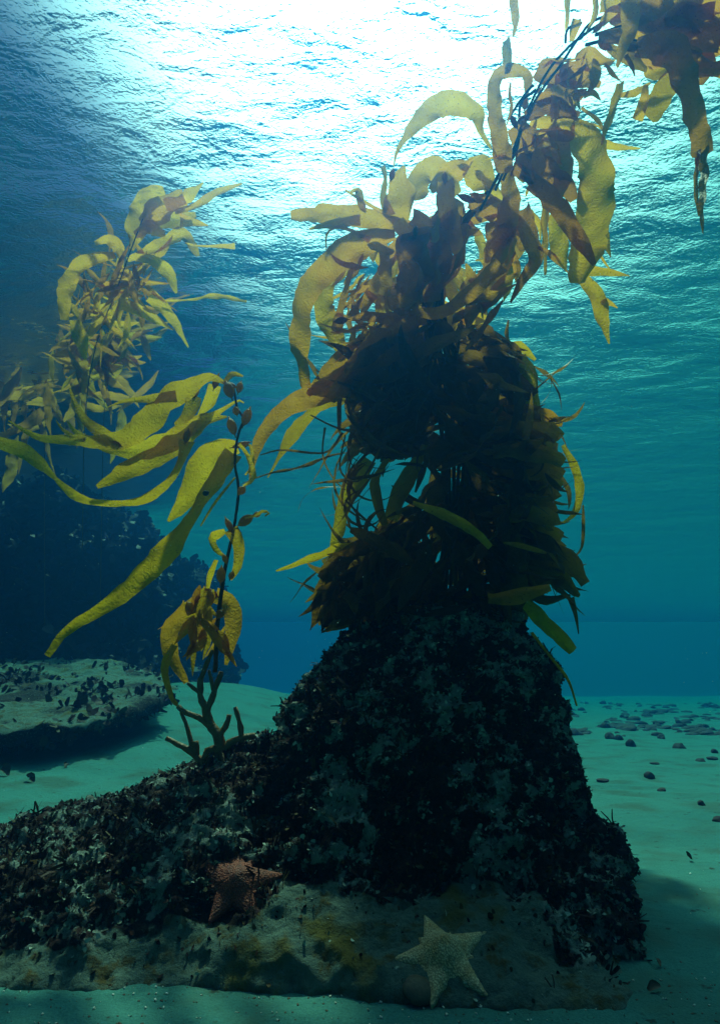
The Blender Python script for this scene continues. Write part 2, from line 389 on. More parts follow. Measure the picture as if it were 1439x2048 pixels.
Eq = [at(*q) for q in [(370, 1560, 1.48), (430, 1512, 1.52), (530, 1480, 1.52), (560, 1590, 1.38), (380, 1660, 1.36), (640, 1640, 1.34), (430, 1600, 1.38)]]
hulls = []
for pts, dy in ((A, .45), (Bq, .35), (Cq, .3), (Dq, .25), (Eq, .25)):
    bk = [Vector((p.x, p.y + dy, p.z)) for p in pts]
    hulls.append(pts + bk + floorpts(pts) + floorpts(bk))
me_rock = hull_rock(hulls, .0075, [(4.5, .026), (11, .026), (28, .020), (65, .013), (140, .005)], 3, tint_main)
def pal(c):     # patches of pale crust
    return .75 * noise.noise(c * 9) + .9 * noise.noise(c * 30 + Vector((5, 0, 0))) + .7 * noise.noise(c * 75)
at_ = me_rock.attributes.new('crust', 'FLOAT', 'POINT'); at_.data.foreach_set('value', [pal(v.co) for v in me_rock.vertices])
cols = [min(1, max(0, .5 - overgrown(v.co) / 40)) for v in me_rock.vertices]
at_ = me_rock.attributes.new('tint', 'FLOAT', 'POINT'); at_.data.foreach_set('value', cols)
me_rock.polygons.foreach_set('use_smooth', [True] * len(me_rock.polygons))
rock = link('rock_outcrop', me_rock, m_rock)
tag(rock, 'algae-covered rock pillar with a low ledge, rising from sand below the big kelp', 'rock')
bvh = BVHTree.FromPolygons([v.co[:] for v in me_rock.vertices], [p.vertices[:] for p in me_rock.polygons])
def hit(px, py, fallback=1.3):
    d = (at(px, py, 1.0) - CAM).normalized(); h, n_, i, t = bvh.ray_cast(CAM, d)
    return (h, n_) if h is not None else (None, None)

# turf of small algae blades
def scatter(me, count, rnd, keep, size, tints, mb, shape='flake'):
    P = me.polygons; ar = np.zeros(len(P)); P.foreach_get('area', ar); cen = np.zeros(len(P) * 3); P.foreach_get('center', cen); cen = cen.reshape(-1, 3)
    nor = np.zeros(len(P) * 3); P.foreach_get('normal', nor); nor = nor.reshape(-1, 3)
    rs = np.random.RandomState(rnd.randint(0, 9999)); idx = rs.choice(len(P), size=count, p=ar / ar.sum())
    for i in idx:
        c = Vector(cen[i]); n_ = Vector(nor[i])
        if n_.dot(CAM - c) < -.25 * (CAM - c).length: continue
        k = keep(c, n_)
        if rnd.random() > k: continue
        s = rnd.uniform(*size); tx = Vector((rnd.gauss(0, 1), rnd.gauss(0, 1), rnd.gauss(0, 1)))
        t = (tx - n_ * tx.dot(n_)).normalized(); b = n_.cross(t)
        up = (n_ * rnd.uniform(.1, .8) + t * rnd.uniform(-1., 1.) + Vector((0, 0, -.1))).normalized()
        tint = tints(c, rnd)
        wd = b * s * rnd.uniform(.25, .55); c = c - n_ * .002
        p1 = c + up * s * .5; cv = (up + t * rnd.uniform(-.9, .9)).normalized(); p2 = p1 + cv * s * .6
        if shape == 'flake':
            vs = [c - wd * .4, c + wd * .4, p1 + wd + t * s * .15, p1 - wd, p2 + wd * .7, p2 - wd * .8 + n_ * s * .15, p2 + cv * s * .25]
            mb.add(vs, [(0, 1, 2, 3), (3, 2, 4, 5), (5, 4, 6)], tint)
        else:
            q = rnd.randint(2, 4)
            for z_ in range(q):
                a = rnd.uniform(-.9, .9); dd = (up + b * a).normalized(); e = b * s * .07
                m1 = c + dd * s * .8; m2 = m1 + (dd + t * rnd.uniform(-.7, .7)).normalized() * s * .8
                vs = [c - e, c + e, m1 + e * 1.6, m1 - e * 1.6, m2 + e, m2 - e]
                mb.add(vs, [(0, 1, 2, 3), (3, 2, 4, 5)], tint)
rnd = random.Random(11)
def t_turf(c, r):
    return r.uniform(.56, .95) if pal(c) + r.gauss(0, .2) > .14 else r.uniform(0, .56)
def keep_turf(c, n_):
    o = overgrown(c)
    return (.85 if pal(c) > .2 else .9) if o > 10 else (.16 if o > -60 else .035)
mb = MB(); scatter(me_rock, 110000, rnd, keep_turf, (.0025, .010), t_turf, mb)
tf_o = mb.build('algae_turf', m_alg, smooth=False); tag(tf_o, 'short crusty red and pale algae turf covering the rock pillar and ledge', 'algae', kind='stuff')
mb = MB(); scatter(me_rock, 9000, rnd, lambda c, n_: (1. if overgrown(c) > 15 else .02) * (1. if noise.noise(c * 10 + Vector((0, 9, 0))) > .18 else .06), (.010, .024), lambda c, r: r.uniform(.05, .62), mb, 'frond')
tg = mb.build('red_algae', m_alg, smooth=False); tag(tg, 'longer dark red algae fronds sprouting from the rock pillar and its edges', 'algae', kind='stuff')

# left reef: pale slab with an undercut, and the dark wall behind it
Sl = [at(*q) for q in [(-500, 1485, 3.0), (-100, 1478, 3.05), (120, 1455, 3.2), (250, 1425, 3.5), (345, 1385, 4.2), (330, 1345, 5.2), (200, 1318, 5.8), (-100, 1325, 6.0), (-700, 1325, 6.0)]]
Sl2 = [Vector((p.x * .99, p.y + (.10 if p.y < 4 else 0), p.z - .07)) for p in Sl]
Sb = [Vector((p.x * .9 - .35, p.y + 1.0, p.z - .09)) for p in Sl]
me_l = hull_rock([Sl + Sl2, Sb + floorpts(Sb)], .035, [(2.2, .035), (6, .035), (16, .022)], 8)
at_ = me_l.attributes.new('tint', 'FLOAT', 'POINT')
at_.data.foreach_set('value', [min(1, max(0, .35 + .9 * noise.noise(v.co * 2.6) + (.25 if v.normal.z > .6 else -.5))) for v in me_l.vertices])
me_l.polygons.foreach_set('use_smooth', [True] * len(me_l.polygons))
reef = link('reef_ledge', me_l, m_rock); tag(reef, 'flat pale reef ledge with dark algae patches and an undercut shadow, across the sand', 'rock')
rnd = random.Random(5); mb = MB()
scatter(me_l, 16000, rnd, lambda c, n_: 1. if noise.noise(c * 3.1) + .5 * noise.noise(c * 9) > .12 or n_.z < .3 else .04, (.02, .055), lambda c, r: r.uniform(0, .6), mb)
tag(mb.build('algae_turf', m_alg, smooth=False), 'dark algae patches dotting the pale reef ledge beyond the sand', 'algae', kind='stuff')
Wl = [at(*q) for q in [(-900, 1330, 5.6), (-700, 900, 6.6), (-100, 930, 6.8), (120, 960, 6.9), (230, 1020, 7.0), (330, 1120, 7.2), (380, 1250, 7.4), (400, 1350, 7.6), (300, 1330, 6.0), (0, 1330, 5.6), (100, 1150, 6.2)]]
bk = [Vector((p.x, p.y + 2.5, p.z)) for p in Wl]
me_w = hull_rock([Wl + bk + [Vector((p.x, p.y, -.1)) for p in Wl + bk]], .07, [(1.2, .28), (3, .18), (8, .10)], 4)
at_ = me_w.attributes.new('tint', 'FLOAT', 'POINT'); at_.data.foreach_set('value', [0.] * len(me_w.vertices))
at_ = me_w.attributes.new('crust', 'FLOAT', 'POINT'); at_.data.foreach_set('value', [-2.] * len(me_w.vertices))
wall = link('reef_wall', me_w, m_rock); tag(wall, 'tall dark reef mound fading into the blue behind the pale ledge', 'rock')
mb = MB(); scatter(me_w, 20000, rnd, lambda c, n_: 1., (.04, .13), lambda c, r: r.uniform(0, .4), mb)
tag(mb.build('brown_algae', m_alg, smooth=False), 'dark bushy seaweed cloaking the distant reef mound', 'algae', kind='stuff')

# ------------------------------------------------------------------ kelp
def blade_px(mb, pts, W, Y, rnd, dY=0., tint=.5, **kw):
    n = len(pts)
    if not hasattr(Y, '__len__'): Y = [Y + dY * i / max(1, n - 1) for i in range(n)]
    P = [at(p[0], p[1], Y[i]) for i, p in enumerate(pts)]
    Ws = interp(W, n) if len(W) != n else W
    Wm = [w_ * mpp(p[0], p[1], y_) for w_, p, y_ in zip(Ws, pts, Y)]
    ribbon(mb, P, Wm, rnd, tint=tint, **kw)
def stream(x, y, ang, ln, curl, rnd, poly=None, step=16, sag=0.):
    pts = [(x, y)]; a = ang
    for i in range(int(ln / step)):
        a += curl * step / 100 + rnd.gauss(0, .07)
        x += math.cos(a) * step; y += math.sin(a) * step + sag * step
        if poly and not inpoly(x, y, poly) and i > 1: break
        pts.append((x, y))
    return pts
def wprof(w, kind=0):
    return {0: [w * .12, w * .7, w, w, w * .9, w * .6, w * .06], 1: [w * .15, w * .9, w, w * .85, w * .7], 2: [w * .1, w * .6, w, w * .7, w * .3, w * .03]}[kind]

# --- main kelp: three plants
def kelp_blades(root, traced, mat, rnd, Y, tint=(.3, .8), **kw):
    for b in traced:
        pts, W = b[0], b[1]; yy = b[2] if len(b) > 2 else Y + rnd.uniform(-.06, .06)
        mt = b[3] if len(b) > 3 and b[3] else mat
        mb = MB(); blade_px(mb, pts, W, yy, rnd, dY=rnd.uniform(-.08, .08), tint=rnd.uniform(*tint), **kw); mb.build('blade', mt, root)
        if max(W) > 24 and rnd.random() < .6:
            y0 = yy[0] if hasattr(yy, '__len__') else yy; p0 = at(*pts[0], y0); ax = (p0 - at(*pts[1], y0)).normalized(); m_ = mpp(*pts[0], y0)
            mb = MB(); bladder(mb, p0 + ax * 8 * m_, ax, rnd.uniform(22, 34) * m_, rnd.uniform(11, 15) * m_, rnd.uniform(.3, .7)); mb.build('gas_bladder', mt, root)

rnd = random.Random(21)
BUSH = [(690, 700), (760, 640), (820, 610), (930, 620), (1000, 680), (1050, 705), (1066, 800), (1095, 850), (1106, 900), (1100, 960), (1108, 1030), (1104, 1085), (1128, 1130), (1130, 1170), (1095, 1190),
        (1062, 1210), (1055, 1250), (980, 1260), (860, 1245), (760, 1235), (690, 1245), (640, 1270), (630, 1180), (650, 1100), (740, 1065), (820, 1010), (862, 960), (850, 915), (760, 925), (700, 880), (700, 840), (670, 800)]
bush = empty('giant_kelp', at(900, 1230, 1.8)); tag(bush, 'dark bushy giant kelp mass rooted on top of the rock pillar', 'kelp')
E = [
 ([(850, 700), (740, 740), (650, 780), (575, 815), (530, 860), (507, 915), (500, 968)], [60, 80, 62, 46, 36, 22, 4], 1.66, K_BROWN),
 ([(710, 765), (625, 820), (580, 875), (535, 955)], [50, 36, 28, 3], 1.7, K_OLIVE),
 ([(800, 680), (700, 725), (640, 765), (615, 790)], [70, 80, 50, 10], 1.72, K_BROWN),
 ([(840, 660), (760, 700), (700, 760), (660, 800)], [60, 70, 60, 20], 1.6, K_BROWN),
 ([(740, 920), (710, 960), (685, 1020), (675, 1065), (665, 1100)], [30, 45, 30, 28, 15], 1.75, K_OLIVE),
 ([(775, 915), (750, 960), (755, 1010), (770, 1050)], [10, 18, 22, 14], 1.75, K_OLIVE),
 ([(850, 890), (820, 950), (795, 1000), (780, 1040)], [14, 34, 40, 30], 1.72, K_OLIVE),
 ([(852, 920), (842, 950), (830, 985)], [8, 14, 4], 1.68),
 ([(740, 1080), (665, 1100), (600, 1125), (552, 1142)], [20, 22, 16, 3], 1.65, K_OLIVE),
 ([(520, 910), (565, 900), (650, 905), (685, 865)], [2, 5, 4, 5], 1.6), ([(650, 855), (645, 910), (665, 955), (690, 980)], [5, 4, 4, 3], 1.6),
 ([(690, 1000), (720, 1030), (755, 1060)], [3, 5, 4], 1.6), ([(620, 830), (690, 860), (760, 850)], [3, 5, 7], 1.62),
 ([(690, 870), (680, 940), (720, 960), (770, 880)], [3, 4, 4, 6], 1.6),
 ([(1125, 890), (1150, 940), (1158, 990), (1145, 1030), (1125, 1045)], [8, 16, 18, 14, 4], 1.8, K_OLIVE),
 ([(1165, 1010), (1165, 1070), (1160, 1100), (1140, 1120)], [3, 8, 6, 2], 1.75),
 ([(1000, 705), (1040, 695), (1070, 720)], [20, 24, 6], 1.8, K_OLIVE), ([(1040, 715), (1060, 760), (1065, 815), (1082, 855)], [24, 32, 30, 18], 1.78, K_OLIVE),
 ([(1065, 783), (1110, 745)], [4, 2], 1.75), ([(960, 680), (1010, 690), (1050, 740)], [10, 22, 10], 1.8),
 ([(825, 1005), (900, 1035), (950, 1065), (980, 1095)], [8, 22, 20, 12], 1.36, K_OLIVE),
 ([(1007, 1085), (1050, 1093), (1092, 1106)], [5, 16, 5], 1.5, K_OLIVE),
 ([(975, 1197), (1025, 1195), (1100, 1175)], [20, 32, 14], 1.45, K_BROWN),
 ([(1060, 1085), (1110, 1105), (1140, 1125), (1170, 1168)], [30, 40, 36, 20], 1.65), ([(1060, 1140), (1110, 1150), (1148, 1185), (1158, 1192)], [40, 44, 26, 8], 1.62),
 ([(1140, 1195), (1150, 1230), (1156, 1268)], [14, 8, 2], 1.62), ([(1050, 1205), (1080, 1235), (1112, 1266), (1146, 1302)], [30, 30, 34, 20], 1.6, K_OLIVE),
 ([(1040, 1180), (1090, 1200), (1140, 1190)], [20, 20, 4], 1.6),
 ([(1062, 1265), (1100, 1315), (1135, 1360), (1152, 1412)], [6, 6, 6, 4], 1.42, K_OLIVE),
 ([(700, 1060), (740, 1075), (800, 1110), (830, 1130)], [12, 26, 30, 8], 1.5),
]
for k in range(11):   # the ribs that reach the right edge of the clump
    yy = 835 + k * 25; E.append(([(985, yy - 6), (1050, yy + rnd.uniform(-8, 4)), (1100, yy + 4), (1122 + rnd.uniform(-16, 10), yy + rnd.uniform(4, 18))], [30, 42, 40, rnd.choice([30, 12, 22])], 1.62 + rnd.uniform(-.05, .1), K_BROWN))
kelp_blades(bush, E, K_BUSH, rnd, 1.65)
for k in range(26):   # small hanging blades on the left flank
    x0, y0 = rnd.uniform(640, 770), rnd.uniform(1075, 1190); pts = stream(x0, y0, rnd.uniform(1.2, 2.3), rnd.uniform(60, 120), rnd.uniform(-.5, .5), rnd)
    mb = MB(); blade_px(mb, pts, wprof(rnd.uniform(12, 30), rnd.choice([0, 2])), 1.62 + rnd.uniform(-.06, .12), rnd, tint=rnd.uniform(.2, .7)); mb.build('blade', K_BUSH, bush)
for k in range(8):
    mb = MB(); x0 = 860 + k * 12
    tube(mb, [at(x0, 1235, 1.75 + .02 * k), at(x0 + 30 - 6 * k, 1050, 1.8), at(x0 + 20, 850, 1.78), at(850 + 6 * k, 650, 1.75), at(840 + 6 * k, 520, 1.72)], .006, rough=.3); mb.build('stipe', K_STEM, bush)
mbs = MB()
for k in range(760):
    while True:
        x0, y0 = rnd.uniform(640, 1130), rnd.uniform(620, 1250)
        if inpoly(x0, y0, BUSH): break
    side = 1 if x0 > 900 else -1
    ang = rnd.gauss(.5, .5) if side > 0 else math.pi - rnd.gauss(.9, .45)
    if rnd.random() < .3: ang = rnd.uniform(0, math.tau)
    pts = stream(x0, y0, ang, rnd.uniform(150, 330), rnd.uniform(-.7, .7), rnd, BUSH)
    if len(pts) < 4: continue
    blade_px(mbs, pts, wprof(rnd.uniform(8, 42), rnd.choice([0, 0, 1, 2])), rnd.uniform(1.58, 2.15), rnd, dY=rnd.uniform(-.15, .15), tint=rnd.uniform(.0, .75), twist=.9, ruffle=.3)
for k in range(60):    # loose ends all round the outline
    q = rnd.randrange(len(BUSH)); a_, b_ = BUSH[q], BUSH[(q + 1) % len(BUSH)]; f = rnd.random(); x0, y0 = a_[0] + (b_[0] - a_[0]) * f, a_[1] + (b_[1] - a_[1]) * f
    if y0 < 690 or y0 > 1215: continue
    an = math.atan2(y0 - 950, (x0 - 900) * 2) + rnd.gauss(.3, .5); pts = stream(x0 - math.cos(an) * 40, y0 - math.sin(an) * 30, an, rnd.uniform(60, 110), rnd.uniform(-1.6, 1.6), rnd, step=9)
    blade_px(mbs, pts, wprof(rnd.uniform(5, 24), rnd.choice([0, 2, 2])), rnd.uniform(1.6, 2.), rnd, tint=rnd.uniform(.1, .8), twist=.8)
for k in range(60):   # thin torn streamers trailing off the clump
    side = rnd.random() < .62; x0, y0 = (rnd.uniform(690, 800), rnd.uniform(690, 1160)) if side else (rnd.uniform(1040, 1100), rnd.uniform(700, 1200))
    an = math.pi - rnd.gauss(.45, .45) if side else rnd.gauss(.5, .6)
    blade_px(mbs, stream(x0, y0, an, rnd.uniform(120, 240) if side else rnd.uniform(50, 110), rnd.uniform(-2.6, 1.2), rnd, step=9), wprof(rnd.uniform(3, 13), rnd.choice([0, 2])), rnd.uniform(1.58, 1.9), rnd, tint=rnd.uniform(.2, .9), twist=1.2)
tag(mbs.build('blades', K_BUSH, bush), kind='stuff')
rk = random.Random(2)
for k in range(40):  # holdfast haptera gripping the rock top
    a = rk.uniform(0, math.tau); h0 = Vector(at(900, 1225, 1.78)); r_ = rk.uniform(.05, .20)
    mb = MB(); tube(mb, [h0 + Vector((0, 0, .04)), h0 + Vector((math.cos(a) * r_ * .6, math.sin(a) * r_ * .5, .02)), h0 + Vector((math.cos(a) * r_, math.sin(a) * r_ * .8, -.08))], [.006, .004]); 
    if k < 12: mb.build('holdfast', K_STEM, bush)

# --- middle frond
rnd = random.Random(31)
mid = empty('giant_kelp', at(850, 640, 1.78)); tag(mid, 'golden kelp bunch above the dark clump, with drooping blades and an arching orange one', 'kelp')
B = [
 ([(790, 470), (735, 482), (690, 505), (650, 540), (615, 580), (603, 620), (598, 665), (600, 715), (610, 775)], [20, 52, 58, 52, 46, 44, 42, 38, 22], 1.7),
 ([(735, 505), (665, 560), (650, 590), (648, 625), (665, 665), (690, 712)], [16, 20, 30, 40, 42, 16], 1.76),
 ([(720, 500), (700, 545), (690, 585), (680, 620), (672, 665)], [8, 12, 14, 18, 24], 1.74),
 ([(800, 450), (778, 445), (708, 433), (646, 430), (581, 431)], [26, 34, 42, 36, 16], 1.7), ([(720, 440), (660, 448), (618, 458)], [20, 18, 3], 1.72),
 ([(790, 440), (800, 393), (800, 360), (808, 332)], [50, 62, 44, 6], 1.74), ([(780, 430), (766, 400), (770, 355), (765, 332)], [20, 16, 8, 10], 1.72),
 ([(830, 400), (838, 360), (860, 342), (886, 358), (900, 395)], [40, 46, 50, 50, 40], 1.82),
 ([(860, 380), (890, 350), (917, 338), (945, 318)], [20, 36, 46, 8], 1.72), ([(930, 330), (950, 340), (970, 362), (985, 380)], [30, 64, 50, 12], 1.7),
 ([(889, 362), (893, 428), (907, 480), (925, 528)], [32, 42, 40, 8], 1.62),
 ([(785, 343), (795, 299), (823, 258), (858, 223), (893, 207), (931, 213), (955, 232), (962, 265), (983, 298)], [2, 6, 15, 33, 42, 42, 32, 13, 4], 1.6),
 ([(802, 609), (847, 626), (893, 619), (952, 574), (1000, 525)], [8, 22, 30, 30, 40], 1.6), ([(778, 532), (757, 567), (736, 602), (722, 630)], [25, 34, 30, 5], 1.72),
 ([(690, 640), (745, 632), (800, 645), (850, 630)], [4, 26, 36, 34], 1.66, K_BROWN), ([(770, 560), (790, 600), (830, 640)], [20, 40, 30], 1.7, K_BROWN),
 ([(700, 385), (715, 380), (722, 410), (730, 425)], [4, 16, 18, 5], 1.74), ([(690, 380), (730, 405), (765, 425)], [4, 7, 8], 1.7),
 ([(650, 470), (670, 455), (700, 460), (740, 480)], [3, 6, 7, 14], 1.7), ([(652, 500), (653, 470), (670, 450)], [2, 4, 5], 1.7),
 ([(930, 440), (900, 470), (850, 480), (800, 480)], [50, 60, 50, 20], 1.68, K_BROWN), ([(940, 400), (990, 420), (1030, 450), (1050, 500)], [30, 44, 46, 20], 1.68, K_BROWN),
 ([(990, 440), (1000, 500), (980, 560), (930, 610)], [40, 60, 60, 30], 1.7, K_BROWN), ([(1044, 416), (1062, 485), (1070, 520), (1044, 560), (1020, 605)], [36, 34, 30, 20, 5], 1.66, K_BROWN),
 ([(1016, 640), (1012, 670), (1022, 690)], [4, 8, 3], 1.7), ([(1005, 600), (975, 640), (955, 670), (930, 700)], [6, 18, 14, 8], 1.66, K_BROWN),
 ([(830, 470), (828, 520), (830, 570), (828, 615)], [60, 84, 80, 50], 1.60, K_BROWN), ([(820, 440), (850, 470), (860, 530), (850, 600)], [40, 70, 76, 50], 1.66, K_BROWN),
]
kelp_blades(mid, B, K_GOLD, rnd, 1.7)
MIDP = [(735, 470), (760, 440), (800, 430), (860, 400), (930, 390), (1000, 400), (1060, 430), (1070, 520), (1010, 610), (960, 660), (900, 680), (760, 690), (700, 670), (700, 640), (745, 600), (770, 560), (740, 520)]
mbs = MB()
for k in range(120):
    while True:
        x0, y0 = rnd.uniform(700, 1070), rnd.uniform(390, 690)
        if inpoly(x0, y0, MIDP): break
    pts = stream(x0, y0, rnd.uniform(0, math.tau) if rnd.random() < .5 else rnd.gauss(1.9, .6), rnd.uniform(60, 150), rnd.uniform(-.9, .9), rnd, MIDP)
    if len(pts) < 4: continue
    blade_px(mbs, pts, wprof(rnd.uniform(16, 44), rnd.choice([0, 1, 2])), rnd.uniform(1.6, 2.0), rnd, dY=rnd.uniform(-.1, .1), tint=rnd.uniform(.1, .7), twist=.9)
tag(mbs.build('blades', K_GOLD, mid), kind='stuff')
for k in range(46):   # loose strands and narrow blades at the left and bottom of the bunch
    x0, y0 = rnd.uniform(690, 780), rnd.uniform(500, 680); pts = stream(x0, y0, rnd.gauss(2.1, .5), rnd.uniform(40, 110), rnd.uniform(-1.2, 1.2), rnd)
    mb = MB(); blade_px(mb, pts, wprof(rnd.uniform(4, 20), 2), 1.7 + rnd.uniform(-.08, .12), rnd, tint=rnd.uniform(.3, .9)); mb.build('blade', rnd.choice([K_GOLD, K_BROWN]), mid)
stips = [[(850, 640), (860, 560), (900, 470), (950, 410), (985, 370), (1015, 320)], [(860, 640), (880, 550), (930, 450), (975, 390), (1000, 345)]]
for s_ in stips:
    mb = MB(); tube(mb, [at(a, b, 1.72) for a, b in s_], .005, rough=.3); mb.build('stipe', K_STEM, mid)

# --- upper frond, climbing to the surface
rnd = random.Random(41)
up = empty('giant_kelp', at(1010, 345, 1.66)); tag(up, 'backlit upper kelp frond with a wide brown hanging blade and a forked yellow tip', 'kelp')
Cc = [
 ([(1050, 200), (1054, 158), (1037, 143), (1009, 143), (990, 160), (986, 194), (992, 250), (1002, 298), (1006, 345)], [5, 18, 24, 26, 28, 29, 32, 36, 30], 1.6),
 ([(1014, 145), (1013, 105), (1011, 78)], [14, 20, 15], 1.6), ([(1023, -40), (1028, 20), (1030, 45), (1025, 74)], [12, 18, 16, 4], 1.5),
 ([(1060, 240), (1110, 248), (1155, 265), (1178, 295), (1190, 345), (1188, 400), (1182, 450), (1170, 510), (1152, 565)], [20, 40, 56, 62, 68, 72, 70, 64, 30], 1.62),
 ([(1027, 330), (1085, 347), (1130, 372), (1148, 400)], [40, 58, 50, 16], 1.58, K_BROWN), ([(1061, 364), (1096, 392), (1127, 433), (1162, 485), (1188, 530)], [30, 38, 34, 30, 8], 1.56, K_BROWN),
 ([(1108, 420), (1112, 468), (1122, 503), (1130, 540)], [10, 38, 36, 5], 1.66), ([(1092, 395), (1089, 450), (1090, 500), (1090, 550)], [22, 15, 12, 5], 1.66),
 ([(1160, 550), (1190, 590), (1204, 640), (1217, 688)], [16, 34, 26, 3], 1.66), ([(1178, 541), (1224, 546), (1258, 552)], [20, 14, 2], 1.66), ([(1205, 600), (1220, 607), (1234, 616)], [14, 9, 2], 1.66),
 ([(1196, 440), (1206, 470), (1221, 515)], [30, 22, 2], 1.68), ([(1192, 500), (1205, 520), (1220, 540)], [5, 5, 2], 1.6),
 ([(1190, 285), (1238, 294), (1280, 297)], [18, 12, 2], 1.64), ([(1240, 165), (1226, 215), (1214, 250), (1202, 290)], [16, 18, 16, 5], 1.55), ([(1162, 215), (1197, 243), (1206, 266)], [6, 10, 3], 1.58),
 ([(1238, 190), (1266, 186), (1300, 166)], [8, 16, 3], 1.5), ([(1160, 245), (1190, 250), (1206, 262)], [4, 5, 2], 1.6),
 ([(1012, 310), (1016, 364), (1020, 405), (1014, 455)], [28, 32, 36, 40], 1.62), ([(1068, 150), (1089, 124), (1127, 121)], [3, 16, 10], 1.55), ([(1165, 190), (1185, 185), (1200, 200)], [14, 10, 3], 1.55),
 ([(1050, 235), (1085, 215), (1120, 220), (1155, 235)], [20, 36, 36, 24], 1.58, K_BROWN), ([(1075, 165), (1100, 150), (1115, 170), (1110, 210)], [30, 50, 60, 50], 1.6, K_BROWN),
 ([(1120, 150), (1150, 150), (1180, 160), (1200, 170)], [40, 44, 30, 10], 1.56, K_BROWN), ([(1030, 250), (1045, 280), (1055, 315), (1040, 350)], [36, 54, 50, 30], 1.58, K_BROWN),
 ([(1085, 250), (1110, 300), (1120, 350), (1110, 400)], [40, 54, 46, 20], 1.66, K_BROWN), ([(1137, -40), (1134, 35), (1130, 72)], [22, 14, 3], 1.5), ([(1187, -40), (1190, 25), (1172, 66)], [14, 15, 6], 1.45),
 ([(1155, 40), (1148, 60), (1142, 82)], [20, 18, 8], 1.5), ([(1150, 115), (1175, 105), (1200, 120), (1222, 125)], [12, 22, 20, 8], 1.5), ([(1020, 165), (1018, 190), (1022, 215), (1012, 250)], [3, 7, 8, 2], 1.58),
 ([(1130, 300), (1100, 290), (1070, 300)], [34, 40, 16], 1.7), ([(960, 395), (975, 400), (990, 400)], [10, 30, 10], 1.7), ([(960, 350), (990, 385), (1010, 400)], [10, 30, 20], 1.72),
 ([(1060, 420), (1078, 450), (1080, 480)], [14, 12, 3], 1.66), ([(1075, 495), (1100, 510), (1135, 545)], [8, 12, 3], 1.62, K_BROWN),
]
kelp_blades(up, Cc, K_GOLD, rnd, 1.6)
UPP = [(1060, 230), (1075, 150), (1130, 120), (1200, 110), (1230, 150), (1190, 190), (1165, 200), (1160, 260), (1130, 330), (1060, 400), (1020, 400), (1015, 330), (1020, 260)]
mbs = MB()
for k in range(48):
    while True:
        x0, y0 = rnd.uniform(1000, 1230), rnd.uniform(110, 400)
        if inpoly(x0, y0, UPP): break
    pts = stream(x0, y0, rnd.uniform(0, math.tau), rnd.uniform(40, 100), rnd.uniform(-1.2, 1.2), rnd, UPP, step=12)
    if len(pts) < 4: continue
    blade_px(mbs, pts, wprof(rnd.uniform(8, 30), rnd.choice([0, 2])), rnd.uniform(1.52, 1.75), rnd, dY=rnd.uniform(-.06, .06), tint=rnd.uniform(.1, .7), twist=.9)
tag(mbs.build('blades', K_GOLD, up), kind='stuff')
for k in range(24):
    t = rnd.random(); x0 = 1010 + 210 * t + rnd.gauss(0, 12); y0 = 330 - 260 * t + rnd.gauss(0, 14)
    pts = stream(x0, y0, rnd.uniform(0, math.tau), rnd.uniform(30, 70), rnd.uniform(-2, 2), rnd, step=9)
    mb = MB(); blade_px(mb, pts, wprof(rnd.uniform(5, 14), 2), 1.6 - .1 * t, rnd, tint=rnd.uniform(.3, .9)); mb.build('blade', rnd.choice([K_GOLD, K_BROWN]), up)
for s_ in ([(1005, 360), (1030, 300), (1055, 220), (1090, 150), (1130, 100), (1180, 60), (1230, 30), (1300, 0)], [(990, 380), (1020, 310), (1070, 200), (1120, 130), (1160, 70), (1190, 40), (1260, 20)],
           [(1065, 170), (1040, 200), (1015, 240)], [(1010, 340), (1035, 290), (1040, 210), (1070, 180)], [(960, 420), (985, 370), (1010, 320)], [(1130, 85), (1133, 60), (1160, 40)]):
    mb = MB(); tube(mb, [at(a, b, 1.62 - .0006 * max(0, a - 1000)) for a, b in s_], .0045, rough=.3); mb.build('stipe', K_STEM, up)

